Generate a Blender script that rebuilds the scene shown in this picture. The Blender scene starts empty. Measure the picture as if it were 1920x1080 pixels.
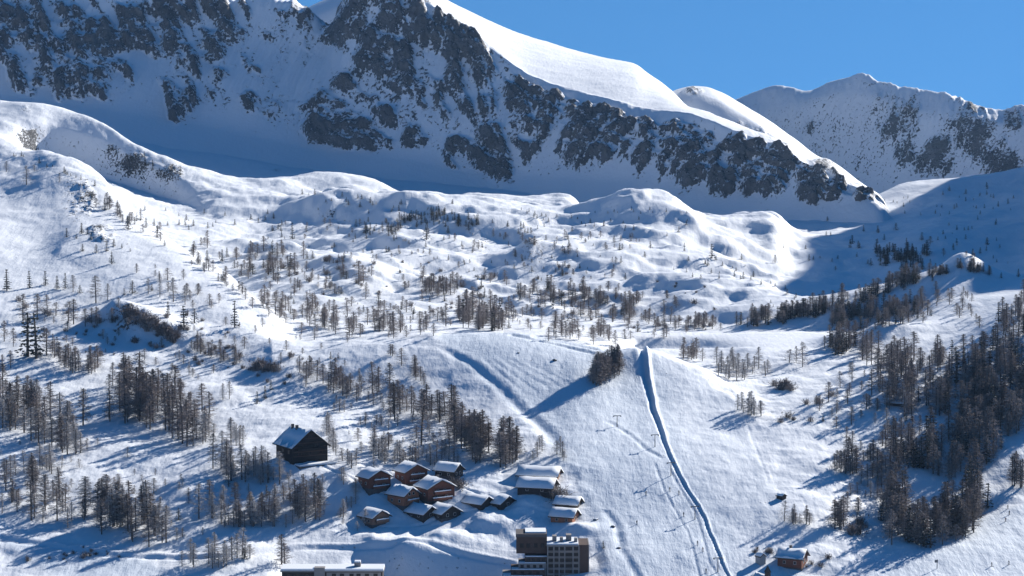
import bpy, bmesh, math, random
import numpy as np
from mathutils import Vector, Matrix
from mathutils.bvhtree import BVHTree
R = math.radians
S = bpy.context.scene
C = S.collection
random.seed(11)
RNG = np.random.default_rng(11)

# ------------------------------------------------------------------ camera, sky, sun, exposure
F = 4160.0                      # focal length in pixels of a 1920 px wide picture
VH = 200.0                      # row of the horizon
PITCH = math.atan((540 - VH) / F)
CZ = 400.0
cam_d = bpy.data.cameras.new('camera')
cam = bpy.data.objects.new('camera', cam_d)
C.objects.link(cam)
cam.location = (0, 0, CZ)
cam.rotation_euler = (R(90) - PITCH, 0, 0)
cam_d.sensor_width = 36.0
cam_d.lens = 36.0 * F / 1920
cam_d.clip_start = 5
cam_d.clip_end = 40000
S.camera = cam

SUN_AZ, SUN_EL = R(43), R(25)
w = bpy.data.worlds.new('World'); S.world = w; w.use_nodes = True
nt = w.node_tree; nt.nodes.clear()
sky = nt.nodes.new('ShaderNodeTexSky'); sky.sky_type = 'NISHITA'
sky.sun_disc = False; sky.sun_elevation = SUN_EL; sky.sun_rotation = SUN_AZ
sky.altitude = 2400; sky.air_density = 1.0; sky.dust_density = 0.0; sky.ozone_density = 1.5
gen = nt.nodes.new('ShaderNodeTexCoord'); up = nt.nodes.new('ShaderNodeVectorMath'); up.operation = 'ADD'; up.inputs[1].default_value = (0, 0, 0.30)
nrm = nt.nodes.new('ShaderNodeVectorMath'); nrm.operation = 'NORMALIZE'
nt.links.new(gen.outputs['Generated'], up.inputs[0]); nt.links.new(up.outputs[0], nrm.inputs[0]); nt.links.new(nrm.outputs[0], sky.inputs[0])
sat = nt.nodes.new('ShaderNodeHueSaturation'); sat.inputs['Saturation'].default_value = 1.36
nt.links.new(sky.outputs[0], sat.inputs['Color'])
bg = nt.nodes.new('ShaderNodeBackground'); bg.inputs[1].default_value = 0.081
out = nt.nodes.new('ShaderNodeOutputWorld')
nt.links.new(sat.outputs[0], bg.inputs[0]); nt.links.new(bg.outputs[0], out.inputs[0])

sl = bpy.data.lights.new('sun', 'SUN'); sl.energy = 5.0; sl.angle = R(0.53); sl.color = (1.0, 0.955, 0.89)
so = bpy.data.objects.new('sun', sl); C.objects.link(so); so.location = (600, 500, 900)
sdir = Vector((math.sin(SUN_AZ) * math.cos(SUN_EL), math.cos(SUN_AZ) * math.cos(SUN_EL), math.sin(SUN_EL)))
so.rotation_euler = sdir.to_track_quat('Z', 'Y').to_euler()
vs = S.view_settings
vs.view_transform = 'Standard'; vs.look = 'None'; vs.gamma = 1.0; vs.exposure = 0.66; vs.use_curve_mapping = False
S.cycles.max_bounces = 6; S.cycles.diffuse_bounces = 1; S.cycles.volume_bounces = 0
S.cycles.transparent_max_bounces = 8

# ------------------------------------------------------------------ helpers
def pix2world(u, v, y):
    """point at forward distance y seen at pixel (u, v); arrays allowed"""
    a = (np.asarray(u, float) - 960) / F
    b = (540 - np.asarray(v, float)) / F
    t = y / (math.cos(PITCH) + b * math.sin(PITCH))
    return a * t, t * (-math.sin(PITCH) + b * math.cos(PITCH)) + CZ      # x, z

def world2pix(p):
    x, y, z = p[0], p[1], p[2] - CZ
    f = y * math.cos(PITCH) - z * math.sin(PITCH)
    up = y * math.sin(PITCH) + z * math.cos(PITCH)
    return 960 + F * x / f, 540 - F * up / f

def smooth(x, a, b):
    t = np.clip((x - a) / (b - a), 0, 1)
    return t * t * (3 - 2 * t)

_perm = np.random.default_rng(3).permutation(256)
_perm = np.concatenate([_perm, _perm])
_ga = np.random.default_rng(4).uniform(0, 2 * np.pi, 256)
def perlin(x, y):
    xi = np.floor(x).astype(int); yi = np.floor(y).astype(int)
    xf = x - xi; yf = y - yi
    xi &= 255; yi &= 255
    def g(i, j, dx, dy):
        h = _ga[_perm[_perm[i & 255] + (j & 255)]]
        return np.cos(h) * dx + np.sin(h) * dy
    uu = xf ** 3 * (xf * (xf * 6 - 15) + 10); vv = yf ** 3 * (yf * (yf * 6 - 15) + 10)
    n00 = g(xi, yi, xf, yf); n10 = g(xi + 1, yi, xf - 1, yf)
    n01 = g(xi, yi + 1, xf, yf - 1); n11 = g(xi + 1, yi + 1, xf - 1, yf - 1)
    return ((n00 + uu * (n10 - n00)) * (1 - vv) + (n01 + uu * (n11 - n01)) * vv) * 1.5
def fbm(x, y, wl, octs=4, gain=0.5, ridged=False, off=0.0):
    s = np.zeros_like(x); a = 1.0; t = 0
    for o in range(octs):
        n = perlin(x / wl + off + 17.3 * o, y / wl - off + 9.1 * o)
        if ridged: n = 1 - 2 * np.abs(n)
        s += a * n; t += a; a *= gain; wl /= 2.03
    return s / t

def tag(o, label=None, cat=None, group=None, kind=None):
    for k, val in (('label', label), ('category', cat), ('group', group), ('kind', kind)):
        if val: o[k] = val
    return o

def mesh_obj(name, verts, faces, mat=None, parent=None, smooth_=False, slots=None, fmat=None):
    me = bpy.data.meshes.new(name)
    me.from_pydata([tuple(p) for p in verts], [], faces)
    for m in (slots or ([mat] if mat else [])): me.materials.append(m)
    if fmat is not None: me.polygons.foreach_set('material_index', fmat)
    if smooth_: me.polygons.foreach_set('use_smooth', [True] * len(me.polygons))
    me.update()
    return link(name, me, parent)

def link(name, me, parent=None, loc=None):
    o = bpy.data.objects.new(name, me); C.objects.link(o)
    if parent: o.parent = parent
    if loc is not None: o.location = loc
    return o

def empty(name, loc, rz=0):
    o = bpy.data.objects.new(name, None); C.objects.link(o)
    o.location = loc; o.rotation_euler = (0, 0, rz); o.empty_display_size = 1
    return o

# ------------------------------------------------------------------ materials
class NT:
    def __init__(self, name):
        self.m = bpy.data.materials.new(name); self.m.use_nodes = True
        self.t = self.m.node_tree; self.t.nodes.clear()
        self.o = self.n('ShaderNodeOutputMaterial')
        self.b = self.n('ShaderNodeBsdfPrincipled')
        self.l(self.b.outputs[0], self.o.inputs[0])
        self.b.inputs['Specular IOR Level'].default_value = 0.25
    def n(self, ty, **kw):
        x = self.t.nodes.new(ty)
        for k, val in kw.items(): setattr(x, k, val)
        return x
    def l(self, a, b): self.t.links.new(a, b)
    def noise(self, vec, scale, detail=4, rough=0.55):
        x = self.n('ShaderNodeTexNoise'); x.inputs['Scale'].default_value = scale
        x.inputs['Detail'].default_value = detail; x.inputs['Roughness'].default_value = rough
        self.l(vec, x.inputs['Vector']); return x.outputs[0]
    def math(self, op, a, b=None, clamp=False):
        x = self.n('ShaderNodeMath', operation=op, use_clamp=clamp)
        for i, s in enumerate((a, b)):
            if s is None: continue
            if isinstance(s, (int, float)): x.inputs[i].default_value = s
            else: self.l(s, x.inputs[i])
        return x.outputs[0]
    def ramp(self, fac, stops):
        x = self.n('ShaderNodeValToRGB'); r = x.color_ramp
        while len(r.elements) < len(stops): r.elements.new(0.5)
        for e, (p, c) in zip(r.elements, stops):
            e.position = p; e.color = (*c, 1) if len(c) == 3 else c
        self.l(fac, x.inputs[0]); return x.outputs[0]
    def mix(self, fac, a, b):
        x = self.n('ShaderNodeMix', data_type='RGBA')
        for s, i in ((fac, 0), (a, 6), (b, 7)):
            if isinstance(s, (int, float)): x.inputs[i].default_value = s
            elif isinstance(s, tuple): x.inputs[i].default_value = (*s, 1)
            else: self.l(s, x.inputs[i])
        return x.outputs[2]
    def bump(self, h, strength, dist, prev=None):
        x = self.n('ShaderNodeBump'); x.inputs['Strength'].default_value = strength
        x.inputs['Distance'].default_value = dist
        self.l(h, x.inputs['Height'])
        if prev: self.l(prev, x.inputs['Normal'])
        return x.outputs[0]

def m_simple(name, col, rough=0.8, var=0.25, scale=3.0, objrand=0.0):
    k = NT(name); tc = k.n('ShaderNodeTexCoord').outputs['Object']
    nz = k.noise(tc, scale, 3)
    f = k.math('MULTIPLY_ADD', nz, 2 * var); k.t.nodes[-1].inputs[2].default_value = 1 - var
    if objrand:
        oi = k.n('ShaderNodeObjectInfo').outputs['Random']
        g = k.math('MULTIPLY_ADD', oi, 2 * objrand); k.t.nodes[-1].inputs[2].default_value = 1 - objrand
        f = k.math('MULTIPLY', f, g)
    hs = k.n('ShaderNodeHueSaturation'); hs.inputs['Color'].default_value = (*col, 1)
    k.l(f, hs.inputs['Value']); k.l(hs.outputs[0], k.b.inputs['Base Color'])
    k.b.inputs['Roughness'].default_value = rough
    return k.m

SNOW = (0.83, 0.86, 0.90)
def m_terrain(name, rock=True, fine=1.0):
    k = NT(name)
    geo = k.n('ShaderNodeNewGeometry'); pos = geo.outputs['Position']
    pst = k.n('ShaderNodeAttribute', attribute_name='piste').outputs['Fac']
    # snow: soft tone variation, wind crust
    n1 = k.noise(pos, 0.02, 4); n2 = k.noise(pos, 0.35, 4, 0.65)
    snow = k.mix(n1, (0.80, 0.83, 0.88), (0.86, 0.885, 0.915))
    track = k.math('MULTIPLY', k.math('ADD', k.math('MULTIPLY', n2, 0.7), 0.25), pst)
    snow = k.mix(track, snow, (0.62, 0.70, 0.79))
    nb = k.bump(k.noise(pos, 0.12, 5, 0.6), 0.4, 1.6)
    nb = k.bump(n2, 0.2, 0.5, nb)
    mpw = k.n('ShaderNodeMapping'); mpw.inputs['Scale'].default_value = (0.35, 0.06, 0.2); mpw.inputs['Rotation'].default_value = (0, 0, R(35)); k.l(pos, mpw.inputs[0])
    nb = k.bump(k.noise(mpw.outputs[0], 1.0, 4, 0.6), 0.35, 1.0, nb)
    # groomed / skied surface
    mp = k.n('ShaderNodeMapping'); mp.inputs['Scale'].default_value = (1.1, 0.13, 0.3); mp.inputs['Rotation'].default_value = (0, 0, R(-12)); k.l(pos, mp.inputs[0])
    gr = k.math('MULTIPLY', k.noise(mp.outputs[0], 1.0, 3, 0.7), pst)
    nb = k.bump(gr, 0.35, 0.4, nb)
    if rock:
        rk = k.n('ShaderNodeAttribute', attribute_name='rock').outputs['Fac']
        sep = k.n('ShaderNodeSeparateXYZ'); k.l(geo.outputs['Normal'], sep.inputs[0])
        mp2 = k.n('ShaderNodeMapping'); mp2.inputs['Scale'].default_value = (1, 1, 0.55); k.l(pos, mp2.inputs[0])
        a = k.noise(mp2.outputs[0], 0.06 * fine, 6, 0.75)
        b = k.noise(pos, 0.27 * fine, 4, 0.65)
        steep = k.math('SUBTRACT', 0.78, sep.outputs[2])
        f = k.math('ADD', k.math('MULTIPLY', k.math('SUBTRACT', a, 0.5), 2.6), k.math('MULTIPLY', k.math('SUBTRACT', b, 0.5), 5.0))
        f = k.math('ADD', f, k.math('MULTIPLY', steep, 0.9))
        f = k.math('ADD', f, k.math('MULTIPLY_ADD', rk, 2.1)); k.t.nodes[-2].inputs[2].default_value = -1.05
        fac = k.ramp(f, [(0.0, (0, 0, 0)), (0.4, (1, 1, 1))])
        rc = k.ramp(k.noise(pos, 0.05 * fine, 5, 0.7), [(0.25, (0.07, 0.076, 0.088)), (0.5, (0.135, 0.14, 0.15)), (0.75, (0.27, 0.265, 0.265))])
        col = k.mix(fac, snow, rc)
        nb = k.bump(k.noise(pos, 0.09 * fine, 6, 0.75), 0.9, 9.0, nb) if False else nb
        rb = k.math('MULTIPLY', k.noise(pos, 0.14 * fine, 5, 0.75), fac)
        nb = k.bump(rb, 1.0, 7.0, nb)
        k.l(col, k.b.inputs['Base Color'])
    else:
        k.l(snow, k.b.inputs['Base Color'])
    k.l(nb, k.b.inputs['Normal'])
    k.b.inputs['Roughness'].default_value = 0.65
    return k.m
# ------------------------------------------------------------------ terrain
def pch(xk, yk, xq):
    """monotone cubic through (xk, yk), 1-D"""
    xk = np.asarray(xk, float); yk = np.asarray(yk, float)
    h = np.diff(xk); d = np.diff(yk) / h
    m = np.zeros_like(xk); m[0] = d[0]; m[-1] = d[-1]
    ok = d[:-1] * d[1:] > 0
    m[1:-1][ok] = 2 * d[:-1][ok] * d[1:][ok] / (d[:-1][ok] + d[1:][ok])
    i = np.clip(np.searchsorted(xk, xq) - 1, 0, len(h) - 1)
    t = np.clip((xq - xk[i]) / h[i], 0, 1)
    return ((2*t**3 - 3*t**2 + 1) * yk[i] + (t**3 - 2*t**2 + t) * h[i] * m[i] + (-2*t**3 + 3*t**2) * yk[i+1] + (t**3 - t**2) * h[i] * m[i+1])

def blur(a, n, axis):
    if n < 1: return a
    k = np.ones(2 * n + 1) / (2 * n + 1)
    p = np.moveaxis(a, axis, 0); q = np.concatenate([np.repeat(p[:1], n, 0), p, np.repeat(p[-1:], n, 0)])
    c = np.cumsum(np.concatenate([np.zeros_like(q[:1]), q]), 0)
    return np.moveaxis((c[2*n+1:] - c[:-2*n-1]) / (2*n+1), 0, axis)

def sheet_grid(lines, ucols, rows, blur_px=8):
    """lines: list of [(u, v, y), ...] from near to far. Returns U, X, Y, Z, T (line index) arrays of (row, column)"""
    V = []; Y = []
    for ln in lines:
        ln = sorted(ln); uu = [p[0] for p in ln]
        uq = np.clip(ucols, uu[0], uu[-1])
        V.append(pch(uu, [p[1] for p in ln], uq)); Y.append(pch(uu, [p[2] for p in ln], uq))
    V = np.array(V); Y = np.array(Y)
    V = blur(V, blur_px, 1); Y = blur(Y, blur_px, 1)
    for k in range(1, len(Y)): Y[k] = np.maximum(Y[k], Y[k-1] + 6)
    X, Z = pix2world(ucols[None, :], V, Y)
    h = np.diff(Y, axis=0); d = np.diff(Z, axis=0) / h
    m = np.zeros_like(Y); m[0] = d[0]; m[-1] = d[-1]
    p = d[:-1] * d[1:]
    with np.errstate(divide='ignore', invalid='ignore'):
        hm = 2 * p / (d[:-1] + d[1:])
    m[1:-1] = np.where(p > 0, hm, 0)
    oy, oz, ot, ov = [], [], [], []
    for k in range(len(lines) - 1):
        n = rows[k]
        for j in range(n + (k == len(lines) - 2)):
            t = j / n
            yy = Y[k] + t * h[k]
            zz = (2*t**3 - 3*t**2 + 1) * Z[k] + (t**3 - 2*t**2 + t) * h[k] * m[k] + (-2*t**3 + 3*t**2) * Z[k+1] + (t**3 - t**2) * h[k] * m[k+1]
            oy.append(yy); oz.append(zz); ot.append(np.full_like(yy, k + t))
    Yg = np.array(oy); Zg = np.array(oz); T = np.array(ot)
    a = (ucols[None, :] - 960) / F
    # column keeps its viewing angle: x from the ray through (u, y, z)
    fwd = Yg * math.cos(PITCH) - (Zg - CZ) * math.sin(PITCH)
    Xg = a * fwd
    upv = Yg * math.sin(PITCH) + (Zg - CZ) * math.cos(PITCH)
    Vg = 540 - F * upv / fwd
    U = np.broadcast_to(ucols[None, :], Yg.shape).copy()
    return U, Vg, Xg, Yg, Zg, T

def grid_mesh(name, X, Y, Z, mat, attrs=None):
    r, c = X.shape
    me = bpy.data.meshes.new(name)
    me.vertices.add(r * c)
    me.vertices.foreach_set('co', np.stack([X, Y, Z], -1).astype(np.float32).ravel())
    i = np.arange(r * c).reshape(r, c)
    q = np.stack([i[:-1, :-1], i[:-1, 1:], i[1:, 1:], i[1:, :-1]], -1).reshape(-1, 4).astype(np.int32)
    me.loops.add(q.size); me.polygons.add(len(q))
    me.loops.foreach_set('vertex_index', q.ravel())
    me.polygons.foreach_set('loop_start', np.arange(0, q.size, 4, dtype=np.int32))
    me.polygons.foreach_set('use_smooth', np.ones(len(q), bool))
    for nm, arr in (attrs or {}).items():
        at = me.attributes.new(nm, 'FLOAT', 'POINT'); at.data.foreach_set('value', arr.astype(np.float32).ravel())
    me.materials.append(mat)
    me.update(calc_edges=True); me.validate()
    o = link(name, me)
    return tag(o, kind='structure'), (np.stack([X, Y, Z], -1).reshape(-1, 3), q)

def in_poly(u, v, poly):
    ins = np.zeros(u.shape, bool); n = len(poly)
    for i in range(n):
        x1, y1 = poly[i]; x2, y2 = poly[(i + 1) % n]
        if y1 == y2: continue
        cnd = ((y1 > v) != (y2 > v)) & (u < (x2 - x1) * (v - y1) / (y2 - y1) + x1)
        ins ^= cnd
    return ins

def seg_dist(u, v, pts, aspect=1.0):
    """distance to a polyline in pixels (v stretched by aspect) and signed side"""
    best = np.full(u.shape, 1e9); side = np.zeros(u.shape)
    for (x1, y1), (x2, y2) in zip(pts[:-1], pts[1:]):
        dx, dy = x2 - x1, (y2 - y1) * aspect
        L = dx * dx + dy * dy
        t = np.clip(((u - x1) * dx + (v - y1) * aspect * dy) / L, 0, 1)
        ex = u - x1 - t * dx; ey = (v - y1) * aspect - t * dy
        d = np.hypot(ex, ey); s = np.sign(ex * dy - ey * dx)
        k = d < best
        best = np.where(k, d, best); side = np.where(k, s, side)
    return best, side

# main sheet -------------------------------------------------------
L = []
L.append([(-1500,1400,600),(0,1400,600),(960,1480,600),(2000,1440,600),(3200,1350,600)])                                                  # 0 under the frame
L.append([(-1500,1030,780),(-400,1060,780),(0,1085,785),(500,1095,790),(540,1100,795),(640,1110,798),(680,1120,812),(800,1126,813),(930,1128,811),(970,1122,795),(1100,1100,790),(1500,1090,795),(1920,1085,800),(2300,1060,800),(3200,980,800)])   # 1
L.append([(-1500,960,812),(-400,1000,812),(0,1022,815),(400,1035,815),(520,1034,822),(540,1024,827),(660,1024,831),(800,1029,831),(900,1042,829),(955,1058,824),(1000,1062,818),(1100,1045,815),(1300,1035,818),(1500,1030,822),(1920,1025,832),(2300,1005,835),(3200,900,835)])  # bank
L.append([(-1500,880,850),(-400,935,850),(0,955,850),(300,965,850),(560,985,845),(700,985,850),(850,985,852),(960,995,850),(1100,980,850),(1300,975,850),(1500,965,850),(1700,985,860),(1850,970,868),(1920,962,870),(2300,945,880),(3200,850,880)])  # 2
L.append([(-1500,760,930),(-400,830,920),(0,850,915),(300,850,915),(470,855,905),(560,862,895),(640,868,893),(800,885,892),(950,885,895),(1100,865,905),(1300,860,910),(1500,860,915),(1650,850,925),(1800,845,935),(1920,832,935),(2300,810,945),(3200,700,945)])  # 3
L.append([(-1500,640,1020),(-400,710,1010),(0,745,1000),(200,745,1000),(400,750,995),(560,765,985),(800,775,980),(1000,775,975),(1100,765,975),(1200,765,980),(1400,770,980),(1600,770,978),(1700,755,985),(1800,730,1000),(1920,712,1000),(2300,685,1005),(3200,560,1005)])  # 4
L.append([(-1500,430,1180),(-400,520,1160),(0,575,1130),(200,610,1110),(430,640,1090),(560,640,1080),(700,634,1078),(830,627,1080),(950,624,1080),(1050,640,1072),(1150,657,1062),(1220,664,1058),(1300,685,1045),(1380,722,1025),(1430,735,1020),(1500,732,1020),(1650,715,1022),(1800,665,1050),(1920,612,1065),(2300,580,1070),(3200,480,1070)])  # 5 lip
L.append([(-1500,330,1290),(-400,420,1270),(0,450,1255),(200,490,1210),(430,570,1150),(560,645,1110),(700,645,1105),(830,640,1105),(950,636,1108),(1050,652,1100),(1150,668,1090),(1220,675,1085),(1300,690,1080),(1400,695,1080),(1500,692,1075),(1650,690,1067),(1800,640,1095),(1920,580,1112),(2300,545,1120),(3200,440,1120)])  # 6 behind the lip
L.append([(-1500,230,1390),(-400,320,1390),(0,345,1370),(100,345,1370),(200,385,1335),(300,445,1285),(430,525,1210),(500,580,1170),(560,630,1150),(700,632,1145),(950,628,1145),(1100,640,1135),(1160,648,1150),(1190,653,1195),(1310,655,1195),(1370,655,1165),(1430,655,1135),(1500,655,1130),(1600,655,1120),(1700,640,1125),(1800,610,1145),(1920,565,1155),(2300,515,1170),(3200,400,1170)])  # 7 pond front
L.append([(-1500,90,1480),(-400,190,1480),(0,275,1430),(40,300,1420),(90,312,1410),(180,347,1390),(250,400,1350),(330,455,1300),(430,515,1240),(480,560,1210),(560,605,1185),(700,612,1190),(950,612,1200),(1180,628,1210),(1350,627,1215),(1500,625,1215),(1560,628,1200),(1620,630,1185),(1700,610,1188),(1800,570,1205),(1920,540,1220),(2300,490,1240),(3200,350,1230)])  # 8 left ridge / pond far rim
L.append([(-1500,200,1580),(-400,280,1580),(0,340,1540),(90,380,1500),(250,455,1430),(330,500,1390),(430,550,1330),(560,605,1260),(700,606,1260),(950,604,1270),(1180,622,1270),(1350,624,1270),(1500,622,1265),(1600,625,1240),(1700,595,1240),(1800,555,1250),(1920,528,1270),(2300,450,1290),(3200,300,1290)])  # 9 dip behind
L.append([(-1500,220,1680),(-400,300,1680),(0,380,1640),(200,450,1580),(330,510,1500),(430,548,1430),(560,575,1390),(700,585,1370),(830,585,1355),(950,592,1350),(1100,598,1345),(1250,600,1340),(1350,604,1330),(1450,588,1325),(1550,560,1320),(1650,538,1320),(1740,515,1310),(1800,503,1310),(1860,514,1320),(1920,512,1340),(2100,460,1360),(2300,370,1370),(3200,180,1370)])  # 10 grove level / right knoll ridge
L.append([(-1500,180,1760),(-400,260,1760),(0,340,1720),(200,410,1680),(330,470,1600),(430,495,1550),(560,505,1510),(700,522,1490),(830,530,1480),(950,530,1480),(1100,540,1480),(1250,545,1470),(1350,560,1450),(1500,560,1430),(1650,548,1420),(1740,530,1410),(1800,530,1410),(1860,528,1420),(1920,525,1430),(2100,340,1450),(2300,110,1460),(3200,-260,1460)])  # 11
L.append([(-1500,140,1880),(-400,230,1880),(0,305,1850),(100,330,1830),(200,375,1800),(330,425,1740),(430,445,1710),(560,450,1690),(700,462,1670),(830,455,1660),(950,462,1660),(1100,475,1650),(1250,475,1640),(1350,495,1620),(1450,520,1600),(1600,525,1600),(1740,510,1590),(1800,505,1590),(1920,490,1590),(2100,270,1600),(2300,10,1610),(3200,-380,1610)])  # 12
L.append([(-1500,120,1990),(-400,210,1990),(0,280,1950),(60,300,2015),(110,312,2034),(200,335,2030),(310,372,2000),(430,395,1860),(560,395,1850),(700,395,1850),(850,400,1850),(950,405,1850),(1100,412,1845),(1180,400,1830),(1240,392,1825),(1330,410,1810),(1400,415,1810),(1450,412,1815),(1490,455,1810),(1600,470,1800),(1740,440,1790),(1920,420,1790),(2100,180,1800),(2300,-110,1810),(3200,-480,1810)])  # 13 hummock crests
L.append([(-1500,90,2060),(-400,180,2055),(0,225,2035),(60,228,2042),(110,238,2056),(190,256,2052),(250,292,2040),(320,328,2015),(400,345,1990),(540,360,1980),(700,363,1985),(900,385,1960),(1060,388,1965),(1240,400,1905),(1330,414,1890),(1450,416,1890),(1490,446,1885),(1600,452,1875),(1740,424,1865),(1920,398,1860),(2100,145,1875),(2300,-155,1885),(3200,-540,1885)])  # under the shoulder
L.append([(-1500,60,2120),(-400,150,2110),(0,187,2100),(60,190,2095),(130,205,2090),(190,225,2075),(250,268,2060),(320,298,2050),(400,325,2050),(470,340,2050),(540,330,2080),(620,322,2100),(700,335,2090),(760,365,2060),(900,372,2050),(1060,370,2050),(1100,398,2010),(1180,412,1990),(1240,410,1980),(1330,420,1970),(1450,425,1960),(1500,440,1950),(1600,435,1950),(1740,410,1940),(1920,380,1930),(2100,110,1950),(2300,-200,1960),(3200,-600,1960)])  # 14 upper shoulder
L.append([(-1500,160,2260),(-400,220,2260),(0,250,2260),(130,260,2250),(250,310,2240),(400,350,2240),(540,345,2260),(700,352,2260),(800,378,2230),(1000,385,2220),(1200,405,2180),(1400,408,2120),(1550,405,2080),(1640,390,2080),(1740,375,2070),(1920,350,2060),(2100,100,2080),(2300,-200,2240),(3200,-560,2260)])  # 15 bowl
L.append([(-1500,190,2450),(-400,230,2450),(0,240,2450),(300,270,2450),(600,320,2440),(900,345,2420),(1200,365,2350),(1400,378,2270),(1560,390,2200),(1640,366,2190),(1700,342,2190),(1800,332,2180),(1920,314,2170),(2040,230,2200),(2140,30,2330),(2300,-240,2420),(3200,-600,2450)])  # 16 foot of the mountains / right skyline
L.append([(-1500,210,2700),(-400,260,2700),(0,290,2700),(600,360,2700),(1200,400,2600),(1560,420,2450),(1640,420,2420),(1920,400,2400),(2300,0,2700),(3200,-300,2700)])  # 17 buried
for k_ in range(6, 12):
    L[k_] = [(u_, v_ - (18 * min(1, max(0, (330 - u_) / 330)) + (50 if u_ < -100 else 0)) * (1 if k_ < 10 and k_ > 6 else .5), y_ + .12 * (y_ - 1000) * min(1, max(0, 1 - u_ / 560))) for (u_, v_, y_) in L[k_]]
ROWS = [14, 34, 34, 60, 62, 62, 40, 40, 22, 24, 34, 34, 34, 34, 24, 20, 30, 24, 10]
ucols = np.concatenate([np.linspace(-1500, -60, 90, endpoint=False), np.linspace(-60, 1980, 860, endpoint=False), np.linspace(1980, 3200, 80)])
U, V, X, Y, Z, T = sheet_grid(L, ucols, ROWS, 5)

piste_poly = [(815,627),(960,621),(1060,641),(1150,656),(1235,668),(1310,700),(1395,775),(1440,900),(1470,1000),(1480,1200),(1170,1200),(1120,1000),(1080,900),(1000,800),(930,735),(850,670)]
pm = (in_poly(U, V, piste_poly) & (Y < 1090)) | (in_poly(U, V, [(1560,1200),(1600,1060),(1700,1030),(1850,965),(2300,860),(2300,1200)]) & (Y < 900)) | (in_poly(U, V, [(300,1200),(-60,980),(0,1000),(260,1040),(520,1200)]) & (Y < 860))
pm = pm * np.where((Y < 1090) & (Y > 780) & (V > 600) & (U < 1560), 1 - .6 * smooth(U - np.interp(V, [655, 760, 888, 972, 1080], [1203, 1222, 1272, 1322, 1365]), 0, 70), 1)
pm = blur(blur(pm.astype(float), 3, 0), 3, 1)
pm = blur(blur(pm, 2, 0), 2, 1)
flat_pond = smooth(T, 8.0, 8.4) * (1 - smooth(T, 9.2, 9.8)) * smooth(U, 1120, 1190) * (1 - smooth(U, 1560, 1640))
village = (Y > 834) * smooth(U, 600, 680) * (1 - smooth(U, 1080, 1140)) * (1 - smooth(Y, 900, 930))
hum = smooth(Y, 1230, 1500) * (1 - smooth(Y, 1980, 2150)) * (1 - .7 * smooth(U, 1430, 1560))                      # rolling ground of the upper valley
near = 1 - smooth(Y, 1080, 1250)
bank = smooth(U, 500, 560) * (1 - smooth(U, 960, 1000)) * (1 - smooth(Y, 832, 842))
rough = np.clip(1 - pm, 0, 1) * (1 - flat_pond) * (1 - .85 * bank)
dz = rough * (2.6 * fbm(X, Y, 70, 4) + 0.9 * fbm(X, Y, 22, 3, off=5))
dz += rough * near * (1.2 * fbm(X, Y, 34, 3, off=9) + 0.35 * fbm(X, Y, 7, 3, off=31))
al = (X - Y) * .7071; ac = (X + Y) * .7071
wx = 14 * fbm(X, Y, 60, 3, off=40); wy = 14 * fbm(X, Y, 60, 3, off=50)
hb = fbm((al + wx) * .55, ac + wy, 175, 5, 0.5, off=3)
def shelves(n, k, a=.3):
    t = n * k; f = np.floor(t); r = t - f
    return (f + smooth(r, a, 1.0) * .85 + .15 * r) / k
sh = .55 * hb + .45 * shelves(hb + .12 * fbm(X + wx, Y, 40, 3, off=8), 4.0)
lump = .35 + .65 * smooth(U, 330, 600)
dz += hum * (36 * sh * lump + 1.6 * lump * shelves(fbm((al + wy) * .5, ac + wx, 60, 4, .55, off=18), 3.0) + 1.5 * fbm(X, Y, 18, 3, .6, off=12))
dz -= 1.0 * smooth(T, 8.0, 8.25) * (1 - smooth(T, 8.9, 9.3)) * smooth(U, 1150, 1195) * (1 - .75 * smooth(U, 1320, 1480)) * (1 - smooth(U, 1520, 1560))
dz += pm * 0.35 * fbm(X, Y * 0.5, 9, 3, off=2) + village * (1.1 * fbm(X, Y, 13, 3, off=21))
# knolls, hollows (u, distance, height, half width, half depth)
BUMPS = [(1235,1830,3,64,46),(1010,1660,8,40,46),(735,1600,6,60,36),(590,1900,2.5,60,30),(1325,1450,6,40,34),(880,1500,5,44,26),(640,1500,5,30,30),(1205,1040,4.5,14,16),(1165,1030,2.0,10,12),(560,1900,4,36,28),(620,1890,4,36,34),(1240,1800,2,50,44),(1180,1810,3,28,36),(1420,1840,3,40,30),
         (1000,1600,13,26,40),(1060,1640,10,40,40),(760,1580,12,36,36),(660,1480,10,20,40),(1300,1400,6,24,26),(1350,1330,-5,14,18),(1810,1310,11,20,26),
         (140,1270,3,20,30),(115,1240,2,10,16),(215,1120,11,20,16),(275,1100,9,18,14),(165,1440,6,40,56),(110,1400,4,34,50),(1580,1150,5,20,24),(1660,1150,6,16,24),(330,870,2,10,10),
         (760,825,4.5,9,9),(830,840,3,10,8),(910,852,3.5,9,8),(990,868,2,8,8),(1075,842,3,8,7),(700,835,2,7,6),(640,875,2,6,8)]
for (bu, by, bh, bx_, by_) in BUMPS:
    cx = (bu - 960) / F * by
    ex = np.where(X < cx, (X - cx) / (bx_ * .55), (X - cx) / (bx_ * 1.25)); ey = np.where(Y < by, (Y - by) / (by_ * .7), (Y - by) / (by_ * 1.2))
    dz += bh * (0.8 if by > 1380 else 0.8 if by > 1250 else 1) * np.exp(-ex ** 2 - ey ** 2)
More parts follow.
